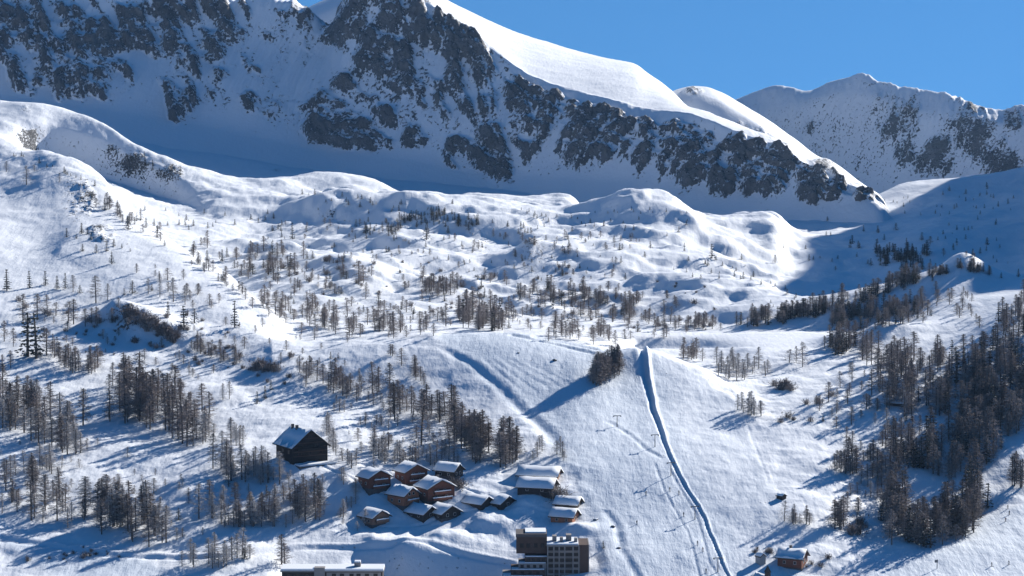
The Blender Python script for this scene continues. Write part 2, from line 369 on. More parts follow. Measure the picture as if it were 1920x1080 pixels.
# ditch along the lift line, wall of piled snow on its east side
ditch = [(1201,655),(1205,680),(1212,715),(1222,760),(1245,830),(1272,888),(1300,938),(1322,972),(1332,1005),(1350,1045),(1385,1120)]
du = np.interp(V, [p[1] for p in ditch], [p[0] for p in ditch])
wd = np.interp(V, [655, 760, 860, 1080], [1.45, 1.0, 0.6, 0.42])
dd = (U - du - 3.2 * fbm(V * 1.0, V * 0 + 9, 40, 3)) * Y / F / wd
act = (Y < 1068) & (V > 640)
dz += np.where(act, smooth(-V, -1200, -1100) * wd * (1 + .35 * fbm(V * 2.0, V * 0 + 3, 30, 3)) * (1.15 * np.exp(-((dd - 1.7) / 0.75) ** 2) - 0.95 * np.exp(-((dd + 0.15) / 0.85) ** 2) + 0.12 * np.exp(-((dd + 2.0) / 0.8) ** 2)), 0)
def groove(pts, width, depth, bank=0.4, ymax=1095, asp=3.0):
    global dz
    d, s = seg_dist(U, V, pts, asp)
    d = d * Y / F / width
    dz = dz + np.where(Y < ymax, -depth * np.exp(-d ** 2) + bank * depth * np.exp(-(d * s - 1.9) ** 2), 0)
groove([(830,655),(880,680),(930,722),(970,762),(1030,812),(1045,835)], 2.6, 0.7, 0.3)
groove([(1140,790),(1180,815),(1215,845),(1240,858)], 1.0, 0.35, 0.3)
groove([(1228,868),(1245,920),(1268,960),(1290,1000),(1302,1040),(1312,1085)], 0.5, 0.22, 0.5)
groove([(1256,880),(1275,915),(1303,960),(1318,1010),(1330,1055),(1350,1085)], 0.5, 0.2, 0.5)
groove([(1570,890),(1600,915),(1640,945)], 1.2, 0.4, 0.3)
groove([(1570,735),(1595,765),(1608,800)], 0.7, 0.3, 0.3)
groove([(960,628),(1040,644),(1110,662)], 1.3, 0.9, 0.4)
groove([(1000,632),(1080,648),(1115,655)], 1.2, 0.7, 0.4)
groove([(1135,960),(1155,985),(1165,1030),(1200,1090)], 1.5, 0.45, 0.3)
groove([(1345,690),(1370,730),(1400,790),(1440,900)], 0.6, 0.15, 0.4)
groove([(0,1010),(200,1040),(420,1052),(560,1028),(800,1028),(950,1058)], 2.0, 0.6, 0.7)
groove([(690,925),(740,925),(770,912),(830,905),(880,900)], .9, .45, .4)
groove([(720,985),(800,982),(870,960),(960,955),(1030,960)], .9, .45, .4)
groove([(860,915),(900,930),(960,925),(1000,930)], .8, .4, .4)
groove([(400,905),(520,872),(600,872),(660,905),(690,925)], .8, .4, .4)
for k_, (x0, x1) in enumerate(((905,985),(925,1005),(945,1030),(965,1050),(990,1068))):
    groove([(x0, 672 + 2 * k_), (x1, 738 - 5 * k_)], 0.7, 0.2, 0.5)
Z = Z + dz
rk = np.zeros_like(X)
for (ru, rv, sa, sb, am) in [(250,310,40,26,.75),(320,325,26,16,.9),(60,255,14,14,.6),(210,285,16,20,.6),(150,375,44,40,.55),(190,440,40,34,.5),(520,320,16,10,.4),(900,440,30,18,.45),(1000,490,30,20,.5),(640,400,30,16,.3),(1330,560,18,18,.2),(1700,560,40,20,.35),(240,620,50,14,.6),(50,205,12,8,.7)]:
    rk = np.maximum(rk, am * np.exp(-((U - ru) / sa) ** 2 - ((V - rv) / sb) ** 2))
# rock shows through on steep steps of the upper valley
gz_y = np.gradient(Z, axis=0) / np.maximum(np.gradient(Y, axis=0), .3)
stp = smooth(np.abs(gz_y), .45, 1.0) * hum * smooth(fbm(X, Y, 45, 3, off=60), -.1, .3)
rk = np.maximum(rk, .75 * stp)
rk = rk + .25 * smooth(rk, .2, .5) * fbm(X, Y, 12, 3, .6, True, off=61)
rk = rk * np.clip(.75 + .9 * fbm(X, Y, 20, 4, .6, off=77), 0, 1.2)
rk *= (1 - pm)
dz2 = smooth(rk, .25, .6) * 3.2 * fbm(X, Y, 14, 4, 0.6, True)
Z = Z + dz2
MAT_SNOW = m_terrain('snow_ground', True, 2.2)
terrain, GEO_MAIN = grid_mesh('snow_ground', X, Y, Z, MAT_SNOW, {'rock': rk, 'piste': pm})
GU, GV, GY, GZ, GX = U, V, Y, Z, X

# mountains -----------------------------------------------------------
M = []
M.append([(-1500,330,2300),(0,300,2400),(300,320,2440),(600,370,2460),(900,390,2440),(1200,410,2360),(1400,420,2260),(1560,425,2180),(1680,420,2150),(1800,440,2140)])
M.append([(-1500,120,2600),(0,185,2560),(300,225,2570),(500,265,2570),(600,285,2560),(750,300,2540),(900,328,2500),(1050,335,2450),(1200,348,2390),(1400,368,2300),(1540,388,2220),(1640,380,2200),(1700,385,2190),(1800,420,2180)])
M.append([(-1500,20,2760),(0,95,2680),(150,110,2680),(300,140,2690),(430,150,2690),(560,180,2680),(620,190,2660),(750,200,2630),(850,230,2600),(950,235,2560),(1050,245,2520),(1200,280,2450),(1400,315,2350),(1500,340,2290),(1560,362,2240),(1640,374,2215),(1700,395,2210),(1800,430,2200)])
M.append([(-1500,-120,2880),(0,10,2790),(100,20,2780),(200,40,2790),(300,55,2790),(430,70,2790),(560,95,2780),(615,110,2770),(650,80,2750),(750,90,2720),(850,120,2690),(950,165,2640),(1050,190,2590),(1150,225,2530),(1290,250,2450),(1400,285,2380),(1480,315,2320),(1540,345,2265),(1600,365,2235),(1650,375,2225),(1700,400,2220),(1800,435,2210)])
M.append([(-1500,-250,2980),(-300,-170,2920),(0,-95,2880),(100,-75,2880),(200,-55,2870),(300,-35,2870),(400,-5,2860),(440,6,2850),(500,3,2850),(545,7,2850),(580,28,2850),(605,50,2850),(618,68,2840),(632,40,2830),(650,-5,2820),(690,-50,2810),(740,-70,2800),(790,-25,2780),(815,15,2770),(870,48,2740),(930,95,2710),(1000,143,2660),(1080,170,2620),(1150,188,2580),(1220,205,2545),(1290,211,2500),(1330,225,2460),(1400,255,2410),(1460,280,2360),(1520,318,2300),(1580,345,2260),(1620,362,2235),(1650,374,2228),(1700,402,2225),(1800,440,2215)])   # break of slope
M.append([(-1500,-260,3060),(-300,-175,3000),(0,-100,2950),(200,-62,2940),(300,-40,2940),(400,-10,2920),(440,3,2910),(500,1,2905),(545,5,2900),(580,26,2890),(605,48,2880),(618,66,2870),(632,38,2870),(650,-8,2870),(690,-55,2870),(740,-80,2870),(790,-40,2860),(830,-3,2850),(870,18,2840),(960,58,2820),(1030,80,2800),(1090,98,2780),(1140,110,2760),(1190,120,2745),(1215,138,2720),(1240,155,2690),(1270,180,2640),(1290,200,2560),(1320,208,2540),(1400,240,2480),(1460,268,2420),(1520,312,2340),(1580,340,2290),(1620,358,2255),(1650,372,2240),(1700,404,2235),(1800,445,2220)])  # crest
M.append([(-1500,-100,3300),(0,50,3200),(600,120,3100),(750,100,3150),(900,150,3100),(1200,260,3000),(1400,340,2800),(1560,400,2600),(1650,430,2500),(1800,480,2450)])
ucm = np.concatenate([np.linspace(-1500, -40, 50, endpoint=False), np.linspace(-40, 1800, 800)])
M[5] = [(u_, v_, y_ + 190 * min(1, max(0, (u_ - 760) / 60)) * min(1, max(0, (1330 - u_) / 60))) for (u_, v_, y_) in M[5]]
M[6] = [(u_, v_, y_ + 260) for (u_, v_, y_) in M[6]]
for M_ in (M,):
    for k_ in range(7): M_[k_] = [(u_, v_ + (45 if k_ == 0 else 0) + (55 if u_ >= 1690 else 0), y_ - 190) for (u_, v_, y_) in M_[k_]]
for k_ in (1, 2, 3):                                                   # steep face
    M[k_] = [(u_, v_, float(np.interp(u_, [p[0] for p in M[4]], [p[2] for p in M[4]])) - 0.60 * (float(np.interp(u_, [p[0] for p in M[4]], [p[2] for p in M[4]])) - y_)) for (u_, v_, y_) in M[k_]]
U, V, X, Y, Z, T = sheet_grid(M, ucm, [20, 62, 62, 62, 62, 50, 8], 3)
rk = np.zeros_like(X)
ROCKS = [(90,120,90,50,.8),(380,110,60,40,.55),(350,170,50,40,.45),(560,30,40,16,.5),(660,150,60,50,.6),(880,120,50,40,.6),(900,200,60,30,.45),(1180,200,80,24,.7),(1290,290,60,50,.75),(1130,275,70,40,.65),(1010,240,50,40,.7),(1460,320,50,34,.8),(1540,355,40,20,.8),(60,60,120,75,1.0),(70,120,60,45,.95),(190,110,50,50,1.0),(230,60,70,50,.9),(330,95,45,25,.75),(300,20,80,25,.8),(400,20,60,16,.75),(330,205,22,22,.7),(470,190,22,14,.6),(505,205,16,12,.5),(430,60,30,25,.5),(480,130,12,10,.45),
         (680,60,60,70,.98),(820,80,70,75,1.05),(760,130,55,45,.9),(640,80,26,50,.8),(740,20,90,40,1.0),(630,175,40,40,.55),(680,240,55,32,.95),(610,240,30,24,.7),(785,260,26,15,.8),(760,165,24,28,.8),
         (880,290,45,26,.95),(940,285,35,40,1.0),(960,250,30,30,.85),(1000,185,45,28,1.0),(1060,210,60,40,.85),(1130,230,60,40,.8),(1220,260,50,40,.9),(1260,230,50,30,.85),(1200,300,40,26,.7),(1080,285,26,20,.5),
         (1370,310,45,40,1.0),(1330,290,20,22,.7),(1440,290,30,26,.75),(1420,345,20,14,.7),(1500,320,40,26,.95),(1560,345,34,22,.95),(1600,362,26,14,.9),(1140,300,30,20,.5),(1300,215,14,8,.4)]
for (ru, rv, sa, sb, am) in ROCKS:
    rk = np.maximum(rk, 1.12 * am * np.exp(-(((U - ru) / (sa*1.3)) ** 2 + ((V - rv) / (sb*1.3)) ** 2) ** 1.1))
lit = smooth(T, 3.9, 4.05)                                            # gentle back of the ridge stays snow
lit = lit * smooth(U, 780, 830)
rk *= 1 - lit * (1 - smooth(U, 1280, 1400) * 0.7)
lean = np.where(U < 640, .55, np.where(U > 900, -.45, .15)); lean = blur(lean, 40, 1)
gx1 = X + lean * Z + 9 * fbm(X, Z, 50, 3, off=71); 
rib = fbm(gx1, Z * .22, 27, 4, .58, True, off=6)                     # ribs run down the face
rib2 = fbm(gx1 * .9 - Z * .5, Z * .5 + X * .3, 22, 4, .6, True, off=26)
rk = rk * (1 - lit) + rk * lit * .8
mm = smooth(rk * 1.1 + .6 * (rib - .5) * smooth(rk, .03, .2), .15, .85)
ledge = fbm(X * .3 + 6 * fbm(X, Z, 18, 3, off=53), Z + .35 * X, 9, 3, .6, off=57)
mid = fbm(X, Z * 1.2, 24, 4, .6, off=63)
rk = mm * (.545 + .75 * (rib - .5) + .6 * (rib2 - .5) + .5 * mid + .42 * ledge + .3 * fbm(X, Z, 70, 2, off=81)) + (1 - mm) * (1 - lit) * smooth(T, 1, 1.6) * (.15 + .45 * (rib2 - .5) + .3 * (rib - .5))
rk *= 1 - smooth(T, 3.1, 3.6) * smooth(U, 960, 1040) * (1 - smooth(U, 1300, 1380))
rmask = smooth(blur(blur(rk, 4, 0), 4, 1), 0.2, 0.7)
strata = X * 0.75 + Z * 0.9
crag = .6 * rib + .4 * rib2
dn = rmask * (15 * crag + 7 * fbm(X, Z, 17, 4, 0.6, True, off=3)) + (1 - lit) * smooth(T, 0.8, 1.8) * (5 * fbm(X, Z, 90, 4, off=1))
dn += (1 - lit) * smooth(T, 1.2, 2.0) * (1 - rmask) * 2.4 * fbm(X * 1.0 - Z * .35, Z * 0.12, 24, 3, 0.5, True, off=14)   # snow flutes
dn += lit * (2.2 * fbm(X, Y, 60, 4, off=4) + 1.6 * fbm(X * .35 + Y * .1, Y - X * .5, 14, 3, .6, off=44))
jag = smooth(T, 3.4, 4) * (1 - smooth(T, 5.0, 5.4)) * (1 - smooth(U, 780, 840) * (1 - .55 * smooth(U, 1380, 1450)))
fade = np.where(T < 1, T, 1.0) * np.where(T > 5, 6 - T, 1)
dn = dn * fade * np.where((T > 3.9) & (T < 5.05), 0.55, 1)
Z = Z + jag * (4.5 * fbm(X, X * 0, 26, 4, .65, True, off=91) + 1.5)
Y = Y - dn * 0.75 * (1 - lit); Z = Z + dn * np.where(lit > .5, 1, 0.55)
MAT_MTN = m_terrain('mountain_snow_and_rock', True, 1.0)
grid_mesh('mountain', X, Y, Z, MAT_MTN, {'rock': rk, 'piste': np.zeros_like(rk)})

# second summit behind the spur
P = []
P.append([(1150,260,2600),(1290,260,2560),(1400,290,2520),(1500,330,2460),(1560,350,2440),(1700,400,2400)])
P.append([(1150,230,2700),(1240,190,2680),(1285,180,2670),(1310,178,2660),(1345,186,2640),(1400,218,2600),(1450,252,2560),(1500,288,2520),(1560,325,2480),(1700,395,2420)])
P.append([(1150,225,2760),(1240,182,2760),(1270,168,2760),(1300,161,2750),(1325,163,2740),(1350,172,2735),(1400,200,2710),(1450,232,2690),(1500,268,2660),(1530,290,2620),(1570,308,2590),(1620,345,2560),(1700,395,2480)])
P.append([(1150,300,3000),(1300,260,3000),(1500,380,2900),(1700,450,2700)])
up_ = np.linspace(1150, 1700, 250)
U, V, X, Y, Z, T = sheet_grid(P, up_, [40, 30, 10], 3)
rk = np.zeros_like(X)
for (ru, rv, sa, sb, am) in [(1300,172,20,9,.75),(1420,250,22,16,.6),(1390,235,14,12,.5),(1540,315,30,18,.8),(1470,275,18,10,.5)]:
    rk = np.maximum(rk, am * np.exp(-((U - ru) / sa) ** 2 - ((V - rv) / sb) ** 2))
dn = smooth(rk, .2, .6) * 7 * fbm(X, Z, 40, 4, .6, True) + 2 * fbm(X, Z, 50, 3)
Z = Z + dn * np.where(T > 2, np.clip(3 - T, 0, 1), np.clip(T, 0, 1))
grid_mesh('mountain_summit', X, Y, Z, MAT_MTN, {'rock': rk, 'piste': np.zeros_like(rk)})

# far mountains
Q = []
Q.append([(1200,440,3000),(1640,430,3000),(1920,430,3000),(3200,320,3000)])
Q.append([(1200,380,3220),(1500,370,3220),(1640,365,3220),(1800,365,3210),(1920,360,3210),(3200,260,3210)])
Q.append([(1200,270,3480),(1400,205,3480),(1500,190,3470),(1600,170,3460),(1640,180,3450),(1700,200,3430),(1800,215,3430),(1920,235,3420),(3200,120,3400)])
Q.append([(1200,250,3600),(1330,200,3600),(1380,186,3600),(1420,172,3600),(1455,160,3600),(1480,164,3600),(1510,172,3590),(1535,165,3590),(1560,153,3580),(1590,147,3570),(1615,142,3560),(1628,144,3560),(1645,158,3550),(1690,164,3540),(1730,174,3540),(1765,178,3540),(1800,190,3540),(1840,208,3540),(1885,212,3540),(1905,204,3530),(1920,203,3530),(2200,150,3500),(3200,60,3500)])
Q.append([(1200,330,3900),(1640,300,3900),(1920,300,3900),(3200,200,3900)])
def steepen(LL, f_, top):
    uu_ = [p[0] for p in LL[top]]; yy_ = [p[2] for p in LL[top]]
    for k_ in range(1, top):
        LL[k_] = [(u_, v_, float(np.interp(u_, uu_, yy_)) - f_ * (float(np.interp(u_, uu_, yy_)) - y_)) for (u_, v_, y_) in LL[k_]]
steepen(Q, 0.38, 3)
Q = [[(u_, v_, y_ - .55 * max(0, min(u_, 2400) - 1380)) for (u_, v_, y_) in q_] for q_ in Q]
uq_ = np.concatenate([np.linspace(1200, 1960, 330, endpoint=False), np.linspace(1960, 3200, 60)])
U, V, X, Y, Z, T = sheet_grid(Q, uq_, [20, 50, 50, 10], 2)
rk = np.zeros_like(X)
for (ru, rv, sa, sb, am) in [(1700,215,60,50,1.0),(1730,280,56,40,.95),(1820,240,60,40,.8),(1880,310,50,40,.8),(1660,240,22,24,.7),(1780,190,40,12,.6),(1830,205,34,16,.85),(1900,225,26,24,.85),(1840,290,26,36,.7),(1760,310,40,26,.7),(1520,240,22,14,.5),(1500,170,40,9,.3),(1630,160,20,12,.55),(1880,270,20,30,.6)]:
    rk = np.maximum(rk, am * np.exp(-((U - ru) / sa) ** 2 - ((V - rv) / sb) ** 2))
rk = np.where(U > 1960, 0.6, rk)
rq = fbm(X - .4 * Z + 8 * fbm(X, Z, 60, 3), Z * .25, 40, 4, .6, True, off=33)
rk = smooth(rk + .4 * (rq - .5) * smooth(rk, .03, .2), .1, .9) * (.60 + .6 * (rq - .5) + .4 * fbm(X, Z, 25, 3, off=7)) + .12 * rq
Z = Z + smooth(T, 2.4, 3) * (1 - smooth(T, 3.2, 3.6)) * smooth(U, 1560, 1640) * 6 * fbm(X, X * 0, 38, 4, .65, True, off=95)
dn = smooth(T, 1, 2) * 7 * rq + smooth(rk, .2, .7) * 10 * fbm(X, X * .6 + Z, 75, 5, .58, True) + 2.5 * fbm(X, Z, 90, 4)
f_ = np.where(T < 1, T, 1.0) * np.where(T > 3, 4 - T, 1)
Y = Y - dn * f_ * .7; Z = Z + dn * f_ * np.where(T > 2.8, .3, .5)
grid_mesh('mountain_range', X, Y, Z, MAT_MTN, {'rock': rk, 'piste': np.zeros_like(rk)})
# far snow slope behind the notch
H = [[(300,260,3400),(900,260,3400)], [(300,100,3500),(560,40,3500),(660,0,3500),(900,-60,3500)], [(300,70,3650),(480,42,3650),(560,22,3650),(590,8,3650),(620,-5,3650),(680,-30,3650),(900,-100,3650)], [(300,200,3900),(900,100,3900)]]
U, V, X, Y, Z, T = sheet_grid(H, np.linspace(300, 745, 100), [10, 14, 6], 2)
grid_mesh('far_mountain', X, Y, Z, MAT_MTN, {'rock': X * 0, 'piste': X * 0})
# wide ground under and behind everything
n_ = 60
gx, gy = np.meshgrid(np.linspace(-6000, 6000, n_), np.linspace(-1500, 6500, n_))
gz = 40 + 8 * fbm(gx, gy, 900, 3) + 0 * gx
_k = (np.abs(gx) > 1500) | (gy > 4200)
gz = gz + np.where(_k, 60 + 120 * np.maximum(fbm(gx, gy, 1800, 4), -0.2), 0) * smooth(np.hypot(gx, gy - 2000), 2200, 4500)
grid_mesh('valley_ground', gx, gy, gz, MAT_SNOW, {'rock': gx * 0 + .3, 'piste': gx * 0})

# ray casting onto the ground for placing things
BVH = BVHTree.FromPolygons(GEO_MAIN[0].tolist(), GEO_MAIN[1].tolist())
def ground(u, v):
    a = (u - 960) / F; b = (540 - v) / F
    d = Vector((a, math.cos(PITCH) + b * math.sin(PITCH), -math.sin(PITCH) + b * math.cos(PITCH))).normalized()
    h = BVH.ray_cast(Vector((0, 0, CZ)), d)
    return h[0]
def ground_z(x, y):
    h = BVH.ray_cast(Vector((x, y, 2000)), Vector((0, 0, -1)))
    return h[0].z if h[0] else None

# ------------------------------------------------------------------ air between here and the mountains
kz = bpy.data.materials.new('haze'); kz.use_nodes = True; kt = kz.node_tree; kt.nodes.clear()
ko = kt.nodes.new('ShaderNodeOutputMaterial'); kv = kt.nodes.new('ShaderNodeVolumePrincipled')
kv.inputs['Color'].default_value = (0.36, 0.62, 1.0, 1); kv.inputs['Density'].default_value = 2.1e-5; kv.inputs['Anisotropy'].default_value = 0.2
kt.links.new(kv.outputs[0], ko.inputs['Volume'])
hv = [(x, y, z) for z in (-60, 900) for y in (-1800, 6700) for x in (-6200, 6200)]
hz = mesh_obj('haze', hv, [(0, 2, 3, 1), (4, 5, 7, 6), (0, 1, 5, 4), (2, 6, 7, 3), (0, 4, 6, 2), (1, 3, 7, 5)], kz)
tag(hz, kind='stuff')
# ------------------------------------------------------------------ buildings
M_DARKWOOD = m_simple('dark_timber', (0.055, 0.044, 0.04), 0.85, 0.35, 1.5)
M_BLACKWOOD = m_simple('blackened_timber', (0.026, 0.022, 0.021), 0.85, 0.35, 1.5)
M_REDWOOD = m_simple('red_brown_timber', (0.19, 0.075, 0.05), 0.8, 0.3, 1.5)
M_ORANGE = m_simple('orange_timber', (0.36, 0.15, 0.085), 0.8, 0.25, 1.5)
M_TANWOOD = m_simple('tan_timber', (0.28, 0.17, 0.12), 0.8, 0.25, 1.5)
M_PLASTER = m_simple('plaster', (0.38, 0.36, 0.35), 0.85, 0.12, 0.7)
M_STONE = m_simple('dark_stone', (0.11, 0.10, 0.10), 0.9, 0.4, 1.2)
M_CONC = m_simple('grey_concrete', (0.27, 0.25, 0.24), 0.85, 0.15, 0.6)
M_PANEL = m_simple('balcony_panel', (0.225, 0.195, 0.175), 0.8, 0.2, 0.9, 0.25)
M_BROWN = m_simple('brown_cladding', (0.095, 0.062, 0.05), 0.8, 0.3, 0.8)
M_ROOFSNOW = m_simple('roof_snow', (0.83, 0.86, 0.90), 0.65, 0.04, 1.2)
M_METAL = m_simple('grey_metal', (0.16, 0.16, 0.17), 0.5, 0.15, 2)
M_TRIM = m_simple('pale_trim', (0.5, 0.47, 0.45), 0.8, 0.1, 2)
kg = NT('window_glass'); kg.b.inputs['Base Color'].default_value = (0.012, 0.013, 0.016, 1); kg.b.inputs['Roughness'].default_value = 0.12
kg.b.inputs['Specular IOR Level'].default_value = 0.2
M_GLASS = kg.m

def box_geo(x0, x1, y0, y1, z0, z1):
    v_ = [(x, y, z) for z in (z0, z1) for y in (y0, y1) for x in (x0, x1)]
    return v_, [(0, 2, 3, 1), (4, 5, 7, 6), (0, 1, 5, 4), (2, 6, 7, 3), (0, 4, 6, 2), (1, 3, 7, 5)]
def join(*gs):
    v_, f_ = [], []
    for g in gs:
        n = len(v_); v_ += list(g[0]); f_ += [tuple(i + n for i in f) for f in g[1]]
    return v_, f_
def part(name, geo, mat, parent): return mesh_obj(name, geo[0], geo[1], mat, parent)
def bx(name, dims, mat, parent): return part(name, box_geo(*dims), mat, parent)

def roof_geo(w, l, eave, rise, over, th, z_off=0.0, inset=0.0, wav=None, seg=1):
    """gable roof slab of thickness th over walls w x l, ridge along y"""
    hw = w / 2 + over; hl = l / 2 + over - inset; sl_ = rise / (w / 2)
    ze = eave - over * sl_ + z_off
    v_, f_ = [], []
    ys = [-hl + 2 * hl * k / seg for k in range(seg + 1)]
    prof = [(-hw + inset, ze + inset * sl_), (-hw / 2, None), (0, eave + rise + z_off), (hw / 2, None), (hw - inset, ze + inset * sl_)]
    prof = [(x, z if z is not None else (eave + rise + z_off) - abs(x) * sl_) for x, z in prof]
    for y in ys:
        for top in (0, 1):
            for (x, z) in prof:
                dzz = 0
                if top: dzz = th + (wav(x, y) if wav else 0)
                v_.append((x, y, z + dzz))
    n = 10
    for k in range(seg):
        a, b = k * n, (k + 1) * n
        for j in range(4):
            f_.append((a + j, b + j, b + j + 1, a + j + 1))
            f_.append((a + 5 + j, a + 6 + j, b + 6 + j, b + 5 + j))
        f_.append((a, a + 5, b + 5, b)); f_.append((a + 4, b + 4, b + 9, a + 9))
    for base, rev in ((0, False), (seg * n, True)):
        for j in range(4):
            q = (base + j, base + j + 1, base + 6 + j, base + 5 + j)
            f_.append(q[::-1] if rev else q)
    return v_, f_

def window(parent, x, y, z, w, h, face='front', fm=None):
    """framed window as a part with the pane below it"""
    d = 0.09
    t = 0.12
    if face == 'front':
        fr = join(box_geo(x - w/2, x - w/2 + t, y - d, y + .05, z, z + h), box_geo(x + w/2 - t, x + w/2, y - d, y + .05, z, z + h),
                  box_geo(x - w/2 + t, x + w/2 - t, y - d, y + .05, z, z + t), box_geo(x - w/2 + t, x + w/2 - t, y - d, y + .05, z + h - t, z + h))
        pn = box_geo(x - w/2 + t, x + w/2 - t, y - .03, y + .04, z + t, z + h - t)
    else:
        fr = join(box_geo(x - d, x + .05, y - w/2, y - w/2 + t, z, z + h), box_geo(x - d, x + .05, y + w/2 - t, y + w/2, z, z + h),
                  box_geo(x - d, x + .05, y - w/2 + t, y + w/2 - t, z, z + t), box_geo(x - d, x + .05, y - w/2 + t, y + w/2 - t, z + h - t, z + h))
        pn = box_geo(x - .03, x + .04, y - w/2 + t, y + w/2 - t, z + t, z + h - t)
    f = part('window', fr, fm or M_TRIM, parent); part('pane', pn, M_GLASS, f)
    return f

hr = np.random.default_rng(8)
def house(name, label, cat, group, u, v, w, l, eave, rise, ang, wall, roofm=None, over=.9, snow=.55, balc=0, base=None, chim=False, win=2, beams=0, lift=0.0):
    p = ground(u, v)
    t = empty(name, (p.x, p.y, p.z + lift - (1.6 if name == 'chalet' else 0)), R(ang)); tag(t, label, cat, group)
    hw, hl = w / 2, l / 2; lo = -4.0
    pent = [(-hw, lo), (hw, lo), (hw, eave), (0, eave + rise), (-hw, eave)]
    v_ = [(x, -hl, z) for x, z in pent] + [(x, hl, z) for x, z in pent]
    f_ = [(0, 1, 2, 3, 4), (9, 8, 7, 6, 5), (0, 5, 6, 1), (1, 6, 7, 2), (4, 9, 5, 0), (2, 7, 8, 3), (3, 8, 9, 4)]
    mesh_obj('wall', v_, f_, wall, t)
    if base: bx('plinth', (-hw - .18, hw + .18, -hl - .18, hl + .18, lo, base), M_STONE, t)
    rf = part('roof', roof_geo(w, l, eave, rise, over, .28, .01), roofm or M_DARKWOOD, t)
    if snow:
        ph = hr.uniform(0, 6, 3)
        wav = lambda x, y: .16 * math.sin(x * 1.1 + ph[0]) + .14 * math.sin(y * .9 + ph[1]) + .1 * math.sin(y * 2.1 + x + ph[2]) - .25 * (abs(x) > hw)
        sg = roof_geo(w, l, eave, rise, over, snow, .30, .12, wav, 5)
        s = part('roof_snow', sg, M_ROOFSNOW, rf)
        s.data.polygons.foreach_set('use_smooth', [True] * len(s.data.polygons))
    if chim:
        c = bx('chimney', (hw * .25, hw * .25 + .8, hl * .15, hl * .15 + .9, eave + rise * .4, eave + rise + 1.2), M_STONE, rf)
    # eaves board on the gable
    th = math.atan2(rise, hw)
    for k in range(balc):
        z0 = (.9 + 2.5 * k) if balc > 1 else eave * .48
        ww = w * (.72 if k == 0 else .6)
        b = part('balcony', join(box_geo(-ww/2, ww/2, -hl - 1.3, -hl - .01, z0, z0 + .18), box_geo(-ww/2, ww/2, -hl - 1.3, -hl - 1.2, z0 + .18, z0 + 1.0)), wall, t)
        bx('balcony_snow', (-ww/2 - .05, ww/2 + .05, -hl - 1.34, -hl - 1.1, z0 + 1.003, z0 + 1.35), M_ROOFSNOW, b)
    for k in range(win):
        xx = (k - (win - 1) / 2) * w / (win + .6)
        window(t, xx, -hl, eave * .52 if balc < 2 else 1.25, 1.2, 1.3)
        if balc > 1 or eave > 4.8: window(t, xx * .7, -hl, eave * .52 + 2.4 if balc < 2 else 3.75, 1.2, 1.2)
    if win and eave > 2.5:
        for yy in (-l * .22, l * .22): window(t, -hw, yy, eave * .45, 1.1, 1.2, 'side')
    for k in range(beams):
        z0 = 1.6 + 1.75 * k
        half = hw - .25 if z0 < eave else hw * (1 - (z0 - eave) / rise) - .6
        if half > 1: bx('beam', (-half, half, -hl - .16, -hl - .003, z0, z0 + .3), M_BROWN, t)
    return t

CH = 'snow covered timber chalets'
# big barn
barn = house('barn', 'big dark timber barn with a steep blue snowy roof, alone among larches', 'barn', None, 566, 857, 15.5, 16, 5.8, 6.2, 31, M_BLACKWOOD, M_BLACKWOOD, over=1.2, snow=.30, base=None, win=0, beams=6)
for (xx, zz) in ((-4.6, 2.2), (0, 2.2), (4.6, 2.2), (-2.6, 5.2), (2.6, 5.2), (0, 8.6)): window(barn, xx, -8, zz, 1.4, 1.2, 'front', M_BROWN)
for yy in (-4, 1.5): window(barn, -7.75, yy, 2.4, 1.4, 1.6, 'side', M_BROWN)
bx('gallery', (-6.2, 6.2, -9.6, -8.01, 4.0, 4.25), M_BLACKWOOD, barn)
bx('railing', (-6.2, 6.2, -9.62, -9.5, 4.25, 5.0), M_BLACKWOOD, barn)
tr = bx('terrace', (-7.5, 13.5, -13.5, -8.4, -5, -1.6), M_STONE, barn)
bx('terrace_snow', (-7.3, 9.0, -13.2, -8.6, -1.597, -.9), M_ROOFSNOW, tr)
for yy in (1.0, 5.0): bx('chimney', (-1.9, -.9, yy, yy + 1.0, 10.2, 13.1), M_STONE, barn)

house('chalet', 'reddish chalet with two bright balcony lines, leftmost of the upper chalet row', 'chalet', None, 702, 909, 10.2, 8, 5.2, 2.5, 36, M_REDWOOD, balc=2, base=1.0)
house('chalet', 'red chalet with snowy balconies in the middle of the upper chalet row', 'chalet', None, 771, 899, 10.4, 8, 5.4, 2.6, 34, M_REDWOOD, balc=2, base=.8)
house('chalet', 'small dark chalet with a long left roof under bare larches, end of upper row', 'chalet', None, 842, 890, 6.8, 9, 3.8, 2.2, 58, M_DARKWOOD, balc=0, base=1.4)
house('chalet', 'orange timber chalet with sunlit gable in front of the largest red chalet', 'chalet', None, 756, 942, 8.2, 9.5, 5.2, 2.5, 47, M_ORANGE, balc=1, base=1.2)
house('chalet', 'largest red brown chalet with a wide gable and broad balcony in the cluster', 'chalet', None, 816, 930, 12.2, 9.5, 5.6, 2.9, 33, M_REDWOOD, balc=2, base=.6, chim=True)
house('chalet', 'low dark chalet under thick snow, right one of the joined front pair', 'chalet', None, 834, 965, 9.4, 8, 2.9, 2.5, 40, M_DARKWOOD, balc=0, base=1.0, win=2)
house('chalet', 'low dark chalet buried in snow, left one of the joined front pair', 'chalet', None, 792, 964, 8.2, 9.5, 2.6, 2.3, 46, M_DARKWOOD, balc=0, win=1)
house('chalet', 'small tan chalet with light planks on its gable, lowest in the cluster', 'chalet', None, 702, 976, 8.4, 8, 3.6, 2.2, 43, M_TANWOOD, balc=1, base=.8)
